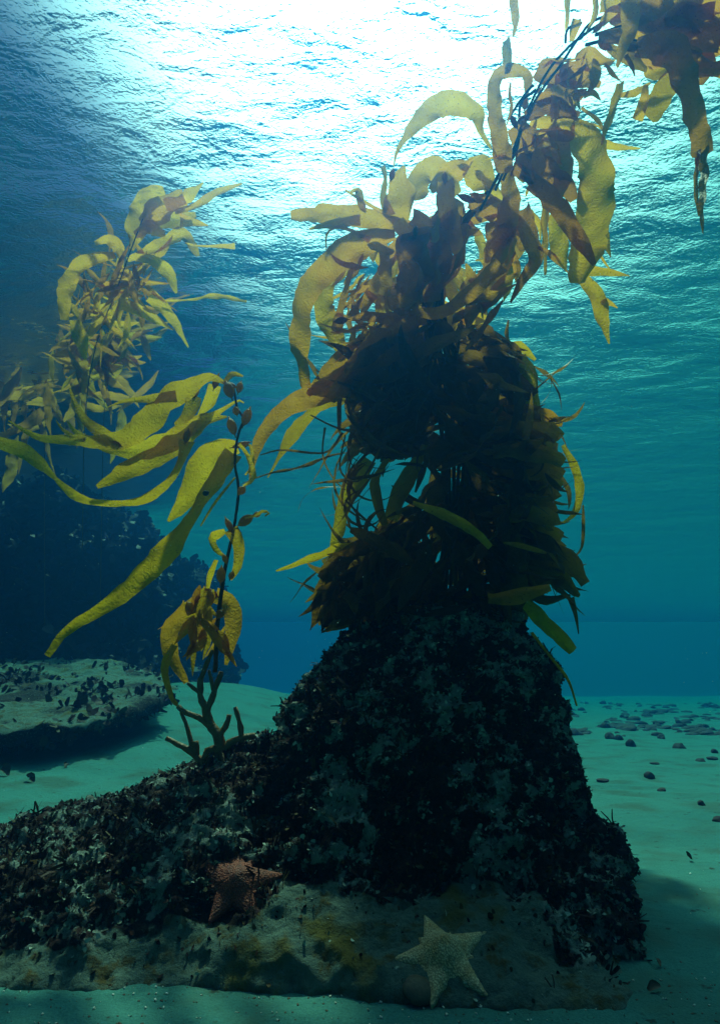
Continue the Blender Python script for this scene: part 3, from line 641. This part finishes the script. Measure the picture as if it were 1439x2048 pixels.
# --- canopy kelp in the top right corner
rnd = random.Random(51)
can = empty('giant_kelp', at(1300, 60, 1.38)); tag(can, 'brown canopy kelp in the top right corner, one long torn blade hanging', 'kelp')
D = [
 ([(1262, -60), (1258, 45), (1245, 90), (1232, 134)], [38, 38, 30, 8], 1.3),
 ([(1270, 95), (1310, 92), (1345, 110), (1362, 150), (1380, 205), (1396, 262), (1404, 310)], [30, 60, 56, 46, 40, 38, 36], 1.34, K_BROWN),
 ([(1404, 300), (1407, 345), (1404, 390), (1402, 430), (1405, 468)], [30, 22, 18, 12, 2], 1.34, K_BROWN), ([(1396, 300), (1392, 345), (1391, 390), (1396, 432)], [12, 10, 10, 2], 1.345, K_BROWN),
 ([(1365, 130), (1340, 165), (1318, 198), (1294, 235)], [30, 46, 48, 44], 1.42, K_OLIVE), ([(1290, 170), (1285, 205), (1272, 240)], [10, 20, 24], 1.4),
 ([(1255, 88), (1330, 108), (1390, 130), (1460, 138)], [24, 58, 50, 30], 1.38, K_BROWN), ([(1270, 52), (1350, 40), (1415, 50), (1432, 95)], [26, 54, 60, 40], 1.36, K_BROWN),
 ([(1330, 35), (1390, 12), (1460, -16)], [34, 50, 50], 1.36), ([(1430, 20), (1436, 60), (1460, 90)], [30, 46, 40], 1.4), ([(1215, 95), (1260, 118), (1292, 140)], [14, 28, 10], 1.42),
 ([(1290, 152), (1315, 146), (1342, 130)], [24, 32, 12], 1.42), ([(1200, 10), (1225, 5), (1260, 20)], [24, 30, 20], 1.4), ([(1200, 50), (1220, 30), (1260, 25)], [12, 28, 30], 1.42), ([(1195, 75), (1222, 72), (1262, 66)], [16, 24, 24], 1.4, K_BROWN),
 ([(1250, 30), (1300, 20), (1340, -10)], [40, 50, 40], 1.36, K_BROWN), ([(1300, 60), (1360, 75), (1440, 80)], [40, 60, 50], 1.4, K_BROWN), ([(1250, 110), (1262, 130), (1268, 152)], [8, 9, 2], 1.32, K_BROWN),
 ([(1380, 100), (1410, 130), (1400, 170)], [40, 40, 10], 1.42, K_BROWN), ([(1400, 140), (1430, 142), (1470, 138)], [10, 12, 6], 1.36), ([(1300, -50), (1290, 0), (1260, 60)], [40, 50, 20], 1.38, K_BROWN),
]
kelp_blades(can, D, K_GOLD, rnd, 1.38)
CANP = [(1200, -60), (1500, -60), (1500, 130), (1400, 150), (1330, 125), (1260, 100), (1210, 80)]
mbs = MB()
for k in range(60):
    while True:
        x0, y0 = rnd.uniform(1200, 1560), rnd.uniform(-140, 130)
        if inpoly(x0, y0, CANP) or y0 < -40: break
    pts = stream(x0, y0, rnd.uniform(-.5, .8), rnd.uniform(60, 160), rnd.uniform(-.6, .6), rnd, None if y0 < -40 else CANP)
    if len(pts) < 4 or pts[-1][1] > 150: continue
    blade_px(mbs, pts, wprof(rnd.uniform(20, 48), rnd.choice([0, 1, 2])), rnd.uniform(1.36, 1.5), rnd, tint=rnd.uniform(.1, .7), twist=.6)
tag(mbs.build('blades', K_GOLD, can), kind='stuff')
for s_ in ([(1190, 70), (1260, 50), (1350, 60), (1450, 40)], [(1170, 90), (1240, 75), (1300, 90), (1400, 100)]):
    mb = MB(); tube(mb, [at(a, b, 1.42) for a, b in s_], .005, rough=.3); mb.build('stipe', K_STEM, can)

# --- slender kelp on the left of the rock
rnd = random.Random(61); YL = 1.55
lk = empty('giant_kelp', at(437, 1510, YL)); tag(lk, 'slender olive kelp with gas bladders and forked woody stubs, growing from the low ledge', 'kelp')
Fb = [
 ([(452, 767), (418, 754), (375, 776), (332, 802), (293, 845), (254, 875), (207, 884), (147, 879), (86, 877), (52, 862), (17, 841)], [6, 22, 42, 48, 52, 42, 30, 22, 16, 10, 2], 1.55),
 ([(488, 806), (474, 802), (431, 828), (379, 858), (327, 888), (276, 901), (215, 892), (172, 879)], [3, 8, 24, 38, 42, 36, 26, 8], 1.58),
 ([(454, 834), (414, 838), (379, 862), (327, 905), (258, 940), (194, 974)], [5, 32, 46, 42, 36, 8], 1.62),
 ([(372, 880), (365, 910), (345, 953), (310, 987), (276, 1002), (224, 1007), (172, 1000), (129, 974), (86, 931), (43, 901), (-10, 884)], [30, 20, 14, 26, 12, 14, 18, 8, 26, 30, 26], 1.58),
 ([(225, 880), (172, 841), (147, 798), (140, 776)], [28, 20, 12, 3], 1.56), ([(353, 793), (302, 798), (250, 802), (215, 815)], [24, 20, 8, 2], 1.54), ([(448, 765), (465, 748), (486, 753)], [10, 12, 4], 1.54),
 ([(430, 770), (420, 800), (395, 835)], [26, 24, 4], 1.6), ([(390, 790), (375, 830), (350, 850)], [30, 26, 10], 1.6),
 ([(172, 878), (150, 862), (135, 842)], [16, 10, 2], 1.55), ([(147, 873), (125, 858), (112, 840)], [8, 6, 2], 1.55),
 ([(474, 892), (431, 905), (401, 935), (379, 987), (336, 1043)], [32, 52, 52, 40, 5], 1.58), ([(465, 905), (431, 961), (405, 996), (375, 1047), (327, 1108), (276, 1160), (215, 1211), (155, 1246), (121, 1276), (95, 1312)], [36, 34, 24, 22, 44, 46, 36, 26, 20, 12], [1.55, 1.54, 1.52, 1.5, 1.48, 1.45, 1.42, 1.4, 1.38, 1.36]),
 ([(470, 955), (431, 1004), (401, 1052)], [4, 6, 3], 1.5), ([(478, 888), (495, 910), (508, 955), (486, 972)], [6, 9, 12, 4], 1.54), ([(484, 898), (500, 890), (505, 930), (490, 950)], [3, 6, 8, 3], 1.56),
 ([(462, 1058), (478, 1090), (474, 1134), (461, 1160)], [26, 24, 20, 5], 1.53), ([(450, 1062), (425, 1075), (432, 1100), (448, 1112)], [10, 22, 14, 5], 1.55), ([(432, 1120), (420, 1150), (415, 1180)], [10, 12, 8], 1.55),
 ([(490, 1038), (512, 1030), (525, 1022), (538, 1026), (530, 1032)], [3, 5, 6, 6, 3], 1.52),
 ([(350, 1290), (333, 1320), (331, 1350), (345, 1398), (356, 1410)], [14, 16, 15, 10, 8], 1.52),
 ([(400, 1200), (345, 1250), (340, 1300), (372, 1366)], [30, 36, 30, 10], 1.58, K_BROWN), ([(430, 1190), (462, 1210), (466, 1260), (452, 1330)], [30, 34, 30, 6], 1.57, K_BROWN),
]
kelp_blades(lk, Fb, K_OLIVE, rnd, YL, tint=(.35, .75), twist=.35)
for k in range(38):
    x0, y0 = rnd.gauss(408, 22), rnd.uniform(1170, 1280); pts = stream(x0, y0, rnd.gauss(1.6, .6), rnd.uniform(40, 90), rnd.uniform(-.9, .9), rnd)
    mb = MB(); blade_px(mb, pts, wprof(rnd.uniform(9, 26), rnd.choice([0, 2])), YL + rnd.uniform(-.06, .1), rnd, tint=rnd.uniform(.0, .6)); mb.build('blade', rnd.choice([K_BROWN, K_OLIVE]), lk)
mb = MB(); tube(mb, [at(a, b, YL) for a, b in [(430, 1345), (436, 1240), (448, 1150), (458, 1100), (470, 1040), (477, 980), (470, 930), (472, 890), (480, 858), (487, 838), (474, 815), (470, 790), (466, 770)]], [.006, .005, .004, .0035, .003], rough=.3); mb.build('stipe', K_STEM, lk)
for (bx, by, bw, bh, a) in [(458, 780, 22, 38, -1.9), (479, 775, 14, 26, -1.3), (472, 822, 14, 20, -1.8), (493, 834, 19, 40, -1.2), (464, 853, 19, 40, -1.9), (483, 981, 16, 22, -.9), (491, 1041, 20, 36, -.6), (514, 1029, 12, 16, -.3),
                            (442, 1150, 18, 34, -1.5), (463, 1151, 12, 18, -1.2), (420, 1190, 14, 20, -1.8), (379, 1213, 16, 22, -2.), (440, 1228, 18, 20, -1.), (450, 1118, 11, 22, -1.9)]:
    c = at(bx, by, YL - .015); m_ = mpp(bx, by, YL); ax = at(bx + math.cos(a) * 20, by + math.sin(a) * 20, YL - .015) - c
    mb = MB(); bladder(mb, c, ax, bh * m_ * .85, bw * m_); mb.build('gas_bladder', K_OLIVE, lk)
for P_, r_ in [([(440, 1512), (437, 1474), (418, 1448), (414, 1422), (401, 1392), (401, 1355)], (.0125, .007)), ([(414, 1424), (427, 1388), (443, 1343)], (.008, .006)), ([(427, 1380), (418, 1340)], (.005, .004)), ([(399, 1386), (375, 1366)], (.005, .004)),
               ([(437, 1476), (453, 1448), (458, 1429)], (.008, .006)), ([(436, 1468), (405, 1440), (366, 1422), (356, 1412)], (.008, .006)), ([(412, 1536), (384, 1504), (353, 1487), (332, 1477)], (.009, .005)),
               ([(386, 1506), (375, 1457), (362, 1424)], (.006, .004)), ([(392, 1510), (390, 1482)], (.008, .009)), ([(484, 1485), (479, 1444), (470, 1414)], (.007, .005)), ([(440, 1510), (470, 1480), (510, 1470)], (.012, .006)), ([(440, 1505), (420, 1500), (400, 1530)], (.012, .006)), ([(401, 1360), (412, 1330), (425, 1300)], (.006, .005))]:
    mb = MB(); tube(mb, [at(a, b, YL - .03) for a, b in P_], r_, rough=.5, seg=9); mb.build('stub', K_STUB, lk)
for k in range(16):
    a = rk.uniform(0, math.tau); h0 = Vector(at(437, 1512, YL - .02)); r_ = rk.uniform(.03, .07)
    mb = MB(); tube(mb, [h0 + Vector((0, 0, .012)), h0 + Vector((math.cos(a) * r_ * .6, math.sin(a) * r_ * .6, .004)), h0 + Vector((math.cos(a) * r_, math.sin(a) * r_, -.04))], [.006, .004]); mb.build('holdfast', K_STEM, lk)

# --- distant golden kelp, upper left, and the dim ones behind it
rnd = random.Random(71); YD = 2.55
dk = empty('giant_kelp', at(190, 760, 3.1)); tag(dk, 'hazy golden kelp reaching the surface behind the slender kelp', 'kelp', 'far kelp plants')
G = [
 ([(262, 500), (276, 440), (300, 395), (330, 385)], [10, 48, 44, 24]), ([(285, 450), (330, 410), (370, 395)], [30, 50, 30]), ([(290, 445), (340, 440), (392, 432)], [36, 46, 20]),
 ([(330, 410), (370, 395), (407, 365)], [26, 28, 2]), ([(350, 425), (395, 410), (431, 386), (484, 367)], [10, 14, 14, 3]), ([(360, 440), (392, 446), (416, 451)], [26, 16, 2]),
 ([(255, 520), (300, 500), (340, 480), (368, 472), (396, 512)], [8, 20, 28, 30, 8]), ([(190, 487), (215, 478), (237, 494), (243, 518)], [8, 20, 28, 8]), ([(230, 510), (180, 520), (151, 541), (131, 584), (129, 640)], [12, 26, 30, 30, 16]),
 ([(270, 515), (302, 520), (336, 546), (353, 586)], [14, 24, 26, 5]), ([(240, 605), (302, 632), (347, 660)], [24, 22, 3]), ([(300, 590), (345, 636), (377, 695)], [30, 22, 3]), ([(330, 602), (379, 600), (431, 593), (493, 604)], [4, 5, 14, 8]),
 ([(270, 470), (300, 455), (330, 470)], [16, 30, 14]), ([(370, 486), (400, 492), (470, 492)], [3, 4, 12]), ([(150, 640), (165, 690), (170, 720)], [20, 30, 5]),
]
for pts, W in G:
    mb = MB(); blade_px(mb, pts, W, YD + rnd.uniform(-.05, .1), rnd, tint=rnd.uniform(.5, .95)); mb.build('blade', K_GOLD, dk)
def path_pt(path, t):
    s = t * (len(path) - 1); i = min(int(s), len(path) - 2); f = s - i
    return [a + (b - a) * f for a, b in zip(path[i], path[i + 1])]
def bushy(root, path, n, rnd, spread, ln, wd, mats, bias=(0, 0)):
    for k in range(n):
        x0, y0, Y0 = path_pt(path, rnd.random()); x0 += rnd.gauss(0, spread); y0 += rnd.gauss(0, spread * .6)
        a = rnd.uniform(0, math.tau); a = math.atan2(math.sin(a) + bias[1], math.cos(a) + bias[0])
        pts = stream(x0, y0, a, rnd.uniform(*ln), rnd.uniform(-1.2, 1.2), rnd, step=10)
        mb = MB(); blade_px(mb, pts, wprof(rnd.uniform(*wd), rnd.choice([0, 2])), Y0 + rnd.uniform(-.1, .1), rnd, tint=rnd.uniform(.2, .8)); mb.build('blade', rnd.choice(mats), root)
bushy(dk, [(270, 530, 2.6), (230, 590, 2.65), (190, 650, 2.8)], 80, rnd, 24, (40, 110), (4, 18), [K_GOLD, K_BROWN])
mb = MB(); tube(mb, [at(*q) for q in [(300, 400, 2.5), (262, 500, 2.55), (230, 590, 2.65), (190, 700, 2.9), (170, 850, 3.5), (165, 1100, 4.4)]], .003); mb.build('stipe', K_STEM, dk)
d2 = empty('giant_kelp', at(200, 1250, 4.6)); tag(d2, 'dim brown kelp stand lower behind the hazy golden kelp', 'kelp', 'far kelp plants')
bushy(d2, [(240, 640, 3.5), (210, 700, 3.8), (170, 780, 4.2)], 80, rnd, 44, (50, 130), (10, 26), [K_BROWN, K_OLIVE], (-.3, .5))
mb = MB(); tube(mb, [at(*q) for q in [(240, 640, 3.5), (210, 800, 4.1), (200, 1250, 4.6)]], .003); mb.build('stipe', K_STEM, d2)
d3 = empty('giant_kelp', at(90, 1250, 5.2)); tag(d3, 'faintest kelp with trailing blades near the left edge above the dark reef', 'kelp', 'far kelp plants')
bushy(d3, [(30, 690, 4.6), (100, 740, 4.8), (80, 850, 5.4)], 50, rnd, 50, (70, 160), (12, 26), [K_BROWN], (-.5, .3))
mb = MB(); tube(mb, [at(*q) for q in [(100, 700, 4.7), (90, 900, 5.0), (90, 1250, 5.2)]], .003); mb.build('stipe', K_STEM, d3)

# ------------------------------------------------------------------ sea stars
def star(name, tips, centre, mat, label, height, seed):
    rnd = random.Random(seed)
    H = [hit(*t)[0] or at(t[0], t[1], 1.12) for t in tips]; c, n_ = hit(*centre)
    # best plane through centre and tips
    A_ = np.array([list(h) for h in H + [c]]); mu = A_.mean(0); U = np.linalg.svd(A_ - mu)[2]; nn = Vector(U[2])
    if nn.dot(CAM - Vector(mu)) < 0: nn = -nn
    o0 = Vector(mu) + nn * .006
    def toplane(px, py):
        d = (at(px, py, 1.) - CAM).normalized(); t = (o0 - CAM).dot(nn) / d.dot(nn); return CAM + d * t
    T = [toplane(*t) for t in tips]; c = toplane(*centre)
    ex = (T[0] - c).normalized(); ey = nn.cross(ex)
    ang = [math.atan2((t - c).dot(ey), (t - c).dot(ex)) for t in T]; rad = [(t - c).length for t in T]
    order = sorted(range(len(T)), key=lambda i: ang[i]); ang = [ang[i] for i in order]; rad = [rad[i] for i in order]; k = len(T)
    vs = []; nr, na = 30, 400; cen = []
    w0 = .43 * sum(rad) / k
    def arm(i, x_, y_):
        ca, sa = math.cos(ang[i]), math.sin(ang[i]); s_ = x_ * ca + y_ * sa; l = -x_ * sa + y_ * ca
        if s_ < 0: s_ = abs(s_) * 1.6
        if s_ >= rad[i]: return 0.
        f = s_ / rad[i]; w_ = w0 * ((1 - f) ** 1.15 * .86 + .14 * (1 - f) ** .4)
        return w_ * math.sqrt(max(0., 1 - (l / w_) ** 2))
    def hgt(x_, y_):
        v = [arm(i, x_, y_) for i in range(k)]; return (sum(q ** 5 for q in v)) ** .2
    for j in range(na):
        th = ang[0] + math.tau * j / na; cs, sn = math.cos(th), math.sin(th); lo, hi = 0., max(rad) * 1.001
        for q in range(60):
            t_ = max(rad) * (q + 1) / 60
            if hgt(cs * t_, sn * t_) <= 0: lo, hi = max(rad) * q / 60, t_; break
        for q in range(14):
            md_ = (lo + hi) / 2
            if hgt(cs * md_, sn * md_) > 0: lo = md_
            else: hi = md_
        cen.append(lo)
    RB = cen; cen = []
    for i in range(nr + 1):
        u = 1 - (1 - i / nr) ** 1.6
        for j in range(na):
            th = ang[0] + math.tau * j / na; rr = RB[j] * u; x_, y_ = rr * math.cos(th), rr * math.sin(th)
            h = height / w0 * hgt(x_, y_) * .9 if i < nr else 0
            P_ = c + ex * x_ + ey * y_ + nn * (h - .005)
            P_ += nn * (.0011 * noise.noise(P_ * 380) if i < nr else -.006)
            vs.append(P_)
            cen.append(.5 + .4 * noise.noise(P_ * 70 + Vector((seed, 0, 0))) + (.25 if rr > .6 * max(rad) else 0))
    fs = [(i * na + j, i * na + (j + 1) % na, (i + 1) * na + (j + 1) % na, (i + 1) * na + j) for i in range(nr) for j in range(na)]
    mb = MB(); mb.add(vs, fs, cen); o = mb.build(name, mat); tag(o, label, 'sea star', 'bat stars on the rock')
    return o
def star_mat(name, base, dark):
    m, nt = nmat(name); g = N(nt, 'ShaderNodeNewGeometry'); a = N(nt, 'ShaderNodeAttribute', attribute_name='tint')
    v = N(nt, 'ShaderNodeTexVoronoi', Scale=330.); L(nt, g.outputs['Position'], v.inputs[0])
    n1 = N(nt, 'ShaderNodeTexNoise', Scale=45., Detail=5.); L(nt, g.outputs['Position'], n1.inputs[0])
    c = mixc(nt, MR(nt, M2(nt, 'ADD', n1.outputs[0], M2(nt, 'MULTIPLY', a.outputs['Fac'], .3)), .45, .8), dark, base)
    c = mixc(nt, MR(nt, v.outputs['Distance'], .25, .6, 0, .6), c, tuple(q * .45 for q in dark))
    bp = N(nt, 'ShaderNodeBump', Strength=.8, Distance=.002); bp.invert = True; L(nt, v.outputs['Distance'], bp.inputs['Height'])
    p = N(nt, 'ShaderNodeBsdfPrincipled', Roughness=.7); L(nt, c, p.inputs['Base Color']); L(nt, bp.outputs[0], p.inputs['Normal'])
    o = N(nt, 'ShaderNodeOutputMaterial'); L(nt, p.outputs[0], o.inputs[0]); return m
star('sea_star', [(848, 1825), (972, 1858), (975, 1986), (862, 2008), (782, 1913)], (886, 1912), star_mat('star_pale', (1., .70, .42), (.78, .42, .18)), 'pale cream bat star on the sandy foot of the rock', .034, 1)
star('sea_star', [(390, 1716), (470, 1690), (568, 1745), (516, 1846), (416, 1842)], (472, 1762), star_mat('star_orange', (.48, .07, .03), (.22, .03, .02)), 'dim orange-red bat star among dark algae on the ledge', .02, 2)

# ------------------------------------------------------------------ shells, snail, pebbles
m_shell = simple_mat('shell', (.13, .08, .05), .6, 160, .6)
def dome(mb, c, r, h, tint=.5, nrm=Vector((0, 0, 1)), asp=1., seed=0, rot=0.):
    nrm = nrm.normalized(); a = nrm.cross(Vector((.1, 1, .05))).normalized(); b = nrm.cross(a)
    a, b = a * math.cos(rot) + b * math.sin(rot), b * math.cos(rot) - a * math.sin(rot)
    m, k = 18, 6; vs = []
    for i in range(k + 1):
        ph = i / k * math.pi / 2
        for j in range(m):
            th = j / m * math.tau; rr = r * math.cos(ph) * (1 + .04 * math.sin(th * 5 + seed))
            vs.append(c + a * math.cos(th) * rr * asp + b * math.sin(th) * rr + nrm * h * math.sin(ph))
    base = [c + (v - c) * .86 - nrm * h * .35 for v in vs[:m]]
    vs += base; fs = [(i * m + j, i * m + (j + 1) % m, (i + 1) * m + (j + 1) % m, (i + 1) * m + j) for i in range(k) for j in range(m)]
    o_ = (k + 1) * m
    fs += [(o_ + j, o_ + (j + 1) % m, (j + 1) % m, j) for j in range(m)] + [tuple(o_ + j for j in range(m))[::-1]]
    mb.add(vs, fs, tint)
h, n_ = hit(836, 1985); h = h or at(836, 1988, 1.08)
mb = MB(); dome(mb, h + Vector((0, -.004, .004)), .021, .012, nrm=(CAM - h).normalized() + Vector((.2, 0, .8)), asp=1.15)
cl = mb.build('shell', m_shell); tag(cl, 'brown round shell under the arm of the pale bat star', 'shell')
mb = MB(); c = at(411, 986, 1.485); vs = []; 
for i in range(40):
    t = i / 39; an = t * 4.2 * math.pi; r = .0048 * t; q = Vector((math.cos(an) * r, 0, math.sin(an) * r)); rr = .0045 * t + .0006
    for j in range(10):
        th = j / 10 * math.tau; o_ = (q.normalized() if q.length > 1e-6 else Vector((1, 0, 0)))
        vs.append(c + q + Vector((0, -.006 * (1 - t), 0)) + o_ * math.cos(th) * rr + Vector((0, 1, 0)) * math.sin(th) * rr)
fs = [(i * 10 + j, i * 10 + (j + 1) % 10, (i + 1) * 10 + (j + 1) % 10, (i + 1) * 10 + j) for i in range(39) for j in range(10)] + [tuple(39 * 10 + j for j in range(10))]
mb.add(vs, fs, [min(1, .1 + .9 * max(0, (v - c).z / .006)) for v in vs])
m_snail, nt = nmat('snail_shell'); a = N(nt, 'ShaderNodeAttribute', attribute_name='tint'); cc = ramp(nt, a.outputs['Fac'], [(0, (.02, .015, .012)), (.5, (.05, .03, .03)), (1, (.7, .65, .6))])
p = N(nt, 'ShaderNodeBsdfPrincipled', Roughness=.35); L(nt, cc, p.inputs['Base Color']); o = N(nt, 'ShaderNodeOutputMaterial'); L(nt, p.outputs[0], o.inputs[0])
tag(mb.build('snail', m_snail), 'small dark sea snail with a pale top clinging to a kelp blade', 'snail')

# sand dollars on the right: domed dark discs half sunk on edge in the sand
m_sd = simple_mat('sand_dollar', (.032, .012, .014), .8, 120, .5)
SD = []
for q in range(6):
    rq = random.Random(q + 40); mb = MB(); dome(mb, Vector((0, 0, 0)), .034, (.030, .018, .024, .034, .012, .022)[q], asp=rq.uniform(.75, 1.35), nrm=Vector((rq.uniform(-.5, .5), rq.uniform(-.9, .1), 1)), seed=q)
    mb.v = [tuple(Vector(v) * (1 + .30 * noise.noise(Vector(v) * 42 + Vector((q * 7, 0, 0))))) for v in mb.v]
    o_ = mb.build('sand_dollar', m_sd); SD.append(o_.data); bpy.data.objects.remove(o_)
def ground_at(px, py):
    d = (at(px, py, 1.) - CAM); lo, hi = 0.5, 30.
    t = .5
    while t < 30:
        p = CAM + d * t
        if p.z < ground_z(p.x, p.y): return Vector((p.x, p.y, ground_z(p.x, p.y)))
        t += .02
    return None
rnd = random.Random(81)
near = [((1204, 1563), 1.0, 'lone dark sand dollar nearest the rock pillar on the right sand'), ((1298, 1556), 1.0, 'crescent shaped dark sand dollar, right of the lone one by the rock'), ((1308, 1528), .9, 'dark oval sand dollar above the crescent shaped one'),
        ((1400, 1523), .8, 'left one of two dark sand dollars side by side near the right edge'), ((1423, 1518), .85, 'right one of two dark sand dollars side by side near the right edge'), ((1358, 1497), .9, 'dark sand dollar alone on sand just in front of the crowd'),
        ((1261, 1493), .95, 'dark sand dollar alone below the crowd, halfway from the rock'), ((1237, 1481), 1., 'dark sand dollar at the near edge of the crowd, second of a close pair'), ((1219, 1477), 1., 'dark sand dollar at the near edge of the crowd, first of a close pair'),
        ((1322, 1583), .6, 'faint small sand dollar mostly buried below the crescent shaped one'), ((1402, 1611), .65, 'small ragged brown sand dollar on the open sand at mid right'), ((1436, 1645), .8, 'brown sand dollar cut by the right edge of the picture'), ((1428, 1507), .75, 'thin curved sand dollar just above the side by side two'), ((1321, 1478), .8, 'small dark sand dollar tucked below the dense crowd')]
for (q, s, lb) in near:
    p = ground_at(*q); 
    o = bpy.data.objects.new('sand_dollar', rnd.choice(SD)); C.objects.link(o); o.location = p + Vector((0, 0, .002)); sc = s * (p - CAM).length / 4.2 * rnd.uniform(.9, 1.1)
    o.scale = (sc, sc, sc * rnd.uniform(.8, 1.2)); o.rotation_euler = (0, 0, rnd.uniform(-.6, .6)); tag(o, lb, 'sand dollar', 'sand dollars on the right sand')
cnt = 0; tries = 0
while cnt < 284 and tries < 9000:
    tries += 1
    px = rnd.uniform(1140, 1500); py = 1402 + 72 * rnd.random() ** 1.2
    dens = noise.noise(Vector((px * .014, py * .05, 4))) + .18
    if rnd.random() > max(0.02, dens * 2.6) : continue
    if py > 1470 and rnd.random() < .8: continue
    p = ground_at(px, py)
    if p is None or p.y > 16: continue
    o = bpy.data.objects.new('sand_dollar', rnd.choice(SD)); C.objects.link(o); o.location = p - Vector((0, 0, .004)); s = rnd.choice([rnd.uniform(.6, 1.1), rnd.uniform(.9, 1.7)]) * .95 * (1 + .045 * p.y)
    o.scale = (s * rnd.uniform(.9, 1.4), s, s * rnd.uniform(.45, 1.0)); o.rotation_euler = (0, 0, rnd.uniform(-1, 1))
    tag(o, 'dark sand dollar packed among others in the crowded bed beyond the bright sand', 'sand dollar', 'crowded sand dollar bed'); cnt += 1
# leaf litter and stones
m_leaf = simple_mat('dead_leaf', (.09, .045, .02), .7, 120, .5)
lit = [((68, 1566), .03, 'dark curled kelp scrap on the left sand, the rounder one'), ((16, 1554), .035, 'flat dark kelp scrap on the left sand by the picture edge'), ((1383, 1724), .013, 'reddish upright kelp scrap on the right sand'), ((130, 1538), .02, 'thin kelp scrap on the pale left sand below the undercut ledge'),
       ((1286, 1918), .007, 'first tiny brown scrap on the dark sand near the rock foot'), ((1320, 1940), .009, 'brown curled scrap on dark sand right of the rock foot'), ((1296, 1990), .012, 'ragged brown scrap on dark sand close to the bottom right')]
for i, (q, s, lb) in enumerate(lit):
    p = ground_at(*q); mb = MB(); a = rnd.uniform(0, 3)
    d = Vector((math.cos(a), math.sin(a) * .4, .25 if i != 2 else 2.)).normalized()
    ribbon(mb, [p + Vector((0, 0, .004)), p + d * s * 1 + Vector((0, 0, s * .5)), p + d * s * 2 + Vector((0, 0, .01 * s))], [s * .4, s * 1.1, s * .3], rnd, ruffle=.3, cup=.4)
    tag(mb.build('kelp_scrap', m_leaf), lb, 'kelp scrap', 'kelp scraps on the sand')
m_frag = simple_mat('shell_fragment', (.75, .75, .7), .5, 90, .2)
mb = MB(); rnd = random.Random(91)
for k in range(260):
    px = rnd.uniform(-50, 1500); py = rnd.uniform(1960, 2090) if rnd.random() < .6 else rnd.uniform(1550, 2040)
    p = ground_at(px, py)
    if p is None: continue
    s = rnd.uniform(.0006, .0019); a = rnd.uniform(0, 3); e = Vector((math.cos(a), math.sin(a), .4)) * s; f = Vector((-math.sin(a), math.cos(a), rnd.uniform(-.4, .6))) * s * rnd.uniform(.5, 1.8); p = p + Vector((0, 0, s))
    mb.add([p - e - f, p + e - f * .6, p + e * .7 + f, p - e * .5 + f * 1.2, p + Vector((0, 0, -s * 1.5))], [(0, 1, 2, 3), (0, 4, 1), (1, 4, 2), (2, 4, 3), (3, 4, 0)])
tag(mb.build('shell_fragments', m_frag), 'tiny white shell fragments strewn on the sand', 'shell bits', kind='stuff')
mb = MB()
for k in range(600):
    px = rnd.uniform(-50, 1500); py = rnd.uniform(1940, 2090) if rnd.random() < .5 else rnd.uniform(1480, 2040)
    p = ground_at(px, py)
    if p is None: continue
    s = rnd.uniform(.0004, .0018); a = rnd.uniform(0, 3); e = Vector((math.cos(a), math.sin(a), .4)) * s; f = Vector((-math.sin(a), math.cos(a), rnd.uniform(-.4, .6))) * s * rnd.uniform(.4, 1.8); p = p + Vector((0, 0, s * .4))
    mb.add([p - e - f, p + e - f * .6, p + e * .7 + f, p - e * .5 + f * 1.2, p + Vector((0, 0, -s * 1.5))], [(0, 1, 2, 3), (0, 4, 1), (1, 4, 2), (2, 4, 3), (3, 4, 0)])
tag(mb.build('seaweed_crumbs', m_leaf), 'small dark seaweed crumbs and grit scattered over the sand', 'debris', kind='stuff')
# drifting specks
m_speck = simple_mat('speck', (.7, .8, .75), .6, 50, .2)
mb = MB()
for k in range(900):
    px, py = rnd.uniform(-60, 1500), rnd.uniform(-40, 1500); Y = rnd.uniform(.5, 3.2) ; p = at(px, py, Y)
    if p.z > SURF - .1 or p.z < .1: continue
    s = rnd.uniform(.0003, .0010) * (.5 + .35 * Y)
    d = [Vector(v) * s for v in ((1, 0, 0), (-1, 0, 0), (0, 1, 0), (0, -1, 0), (0, 0, 1), (0, 0, -1))]
    mb.add([p + q for q in d], [(0, 2, 4), (2, 1, 4), (1, 3, 4), (3, 0, 4), (2, 0, 5), (1, 2, 5), (3, 1, 5), (0, 3, 5)])
tag(mb.build('drifting_specks', m_speck), 'pale specks drifting in the water', 'particles', kind='stuff')

# ------------------------------------------------------------------ the water itself: even haze in one closed box
HZ = dict(density=.46, color=(.004, .033, .100), absorb=(.34, .88, .93), aniso=.8)
bm = bmesh.new(); bmesh.ops.create_cube(bm, size=1)
for v in bm.verts:
    v.co = Vector((v.co.x * (2 * RAD + 1), v.co.y * (2 * RAD + 1), -1.4 if v.co.z < 0 else SURF + .25))
me = bpy.data.meshes.new('haze'); bm.to_mesh(me); bm.free()
m_h, nt = nmat('haze'); v = N(nt, 'ShaderNodeVolumePrincipled'); v.inputs['Density'].default_value = HZ['density']; v.inputs['Color'].default_value = (*HZ['color'], 1); v.inputs['Absorption Color'].default_value = (*HZ['absorb'], 1); v.inputs['Anisotropy'].default_value = HZ['aniso']
o = N(nt, 'ShaderNodeOutputMaterial'); L(nt, v.outputs[0], o.inputs['Volume'])
hz = link('haze', me, m_h); tag(hz, 'blue green water haze around the whole scene', 'haze', kind='stuff')
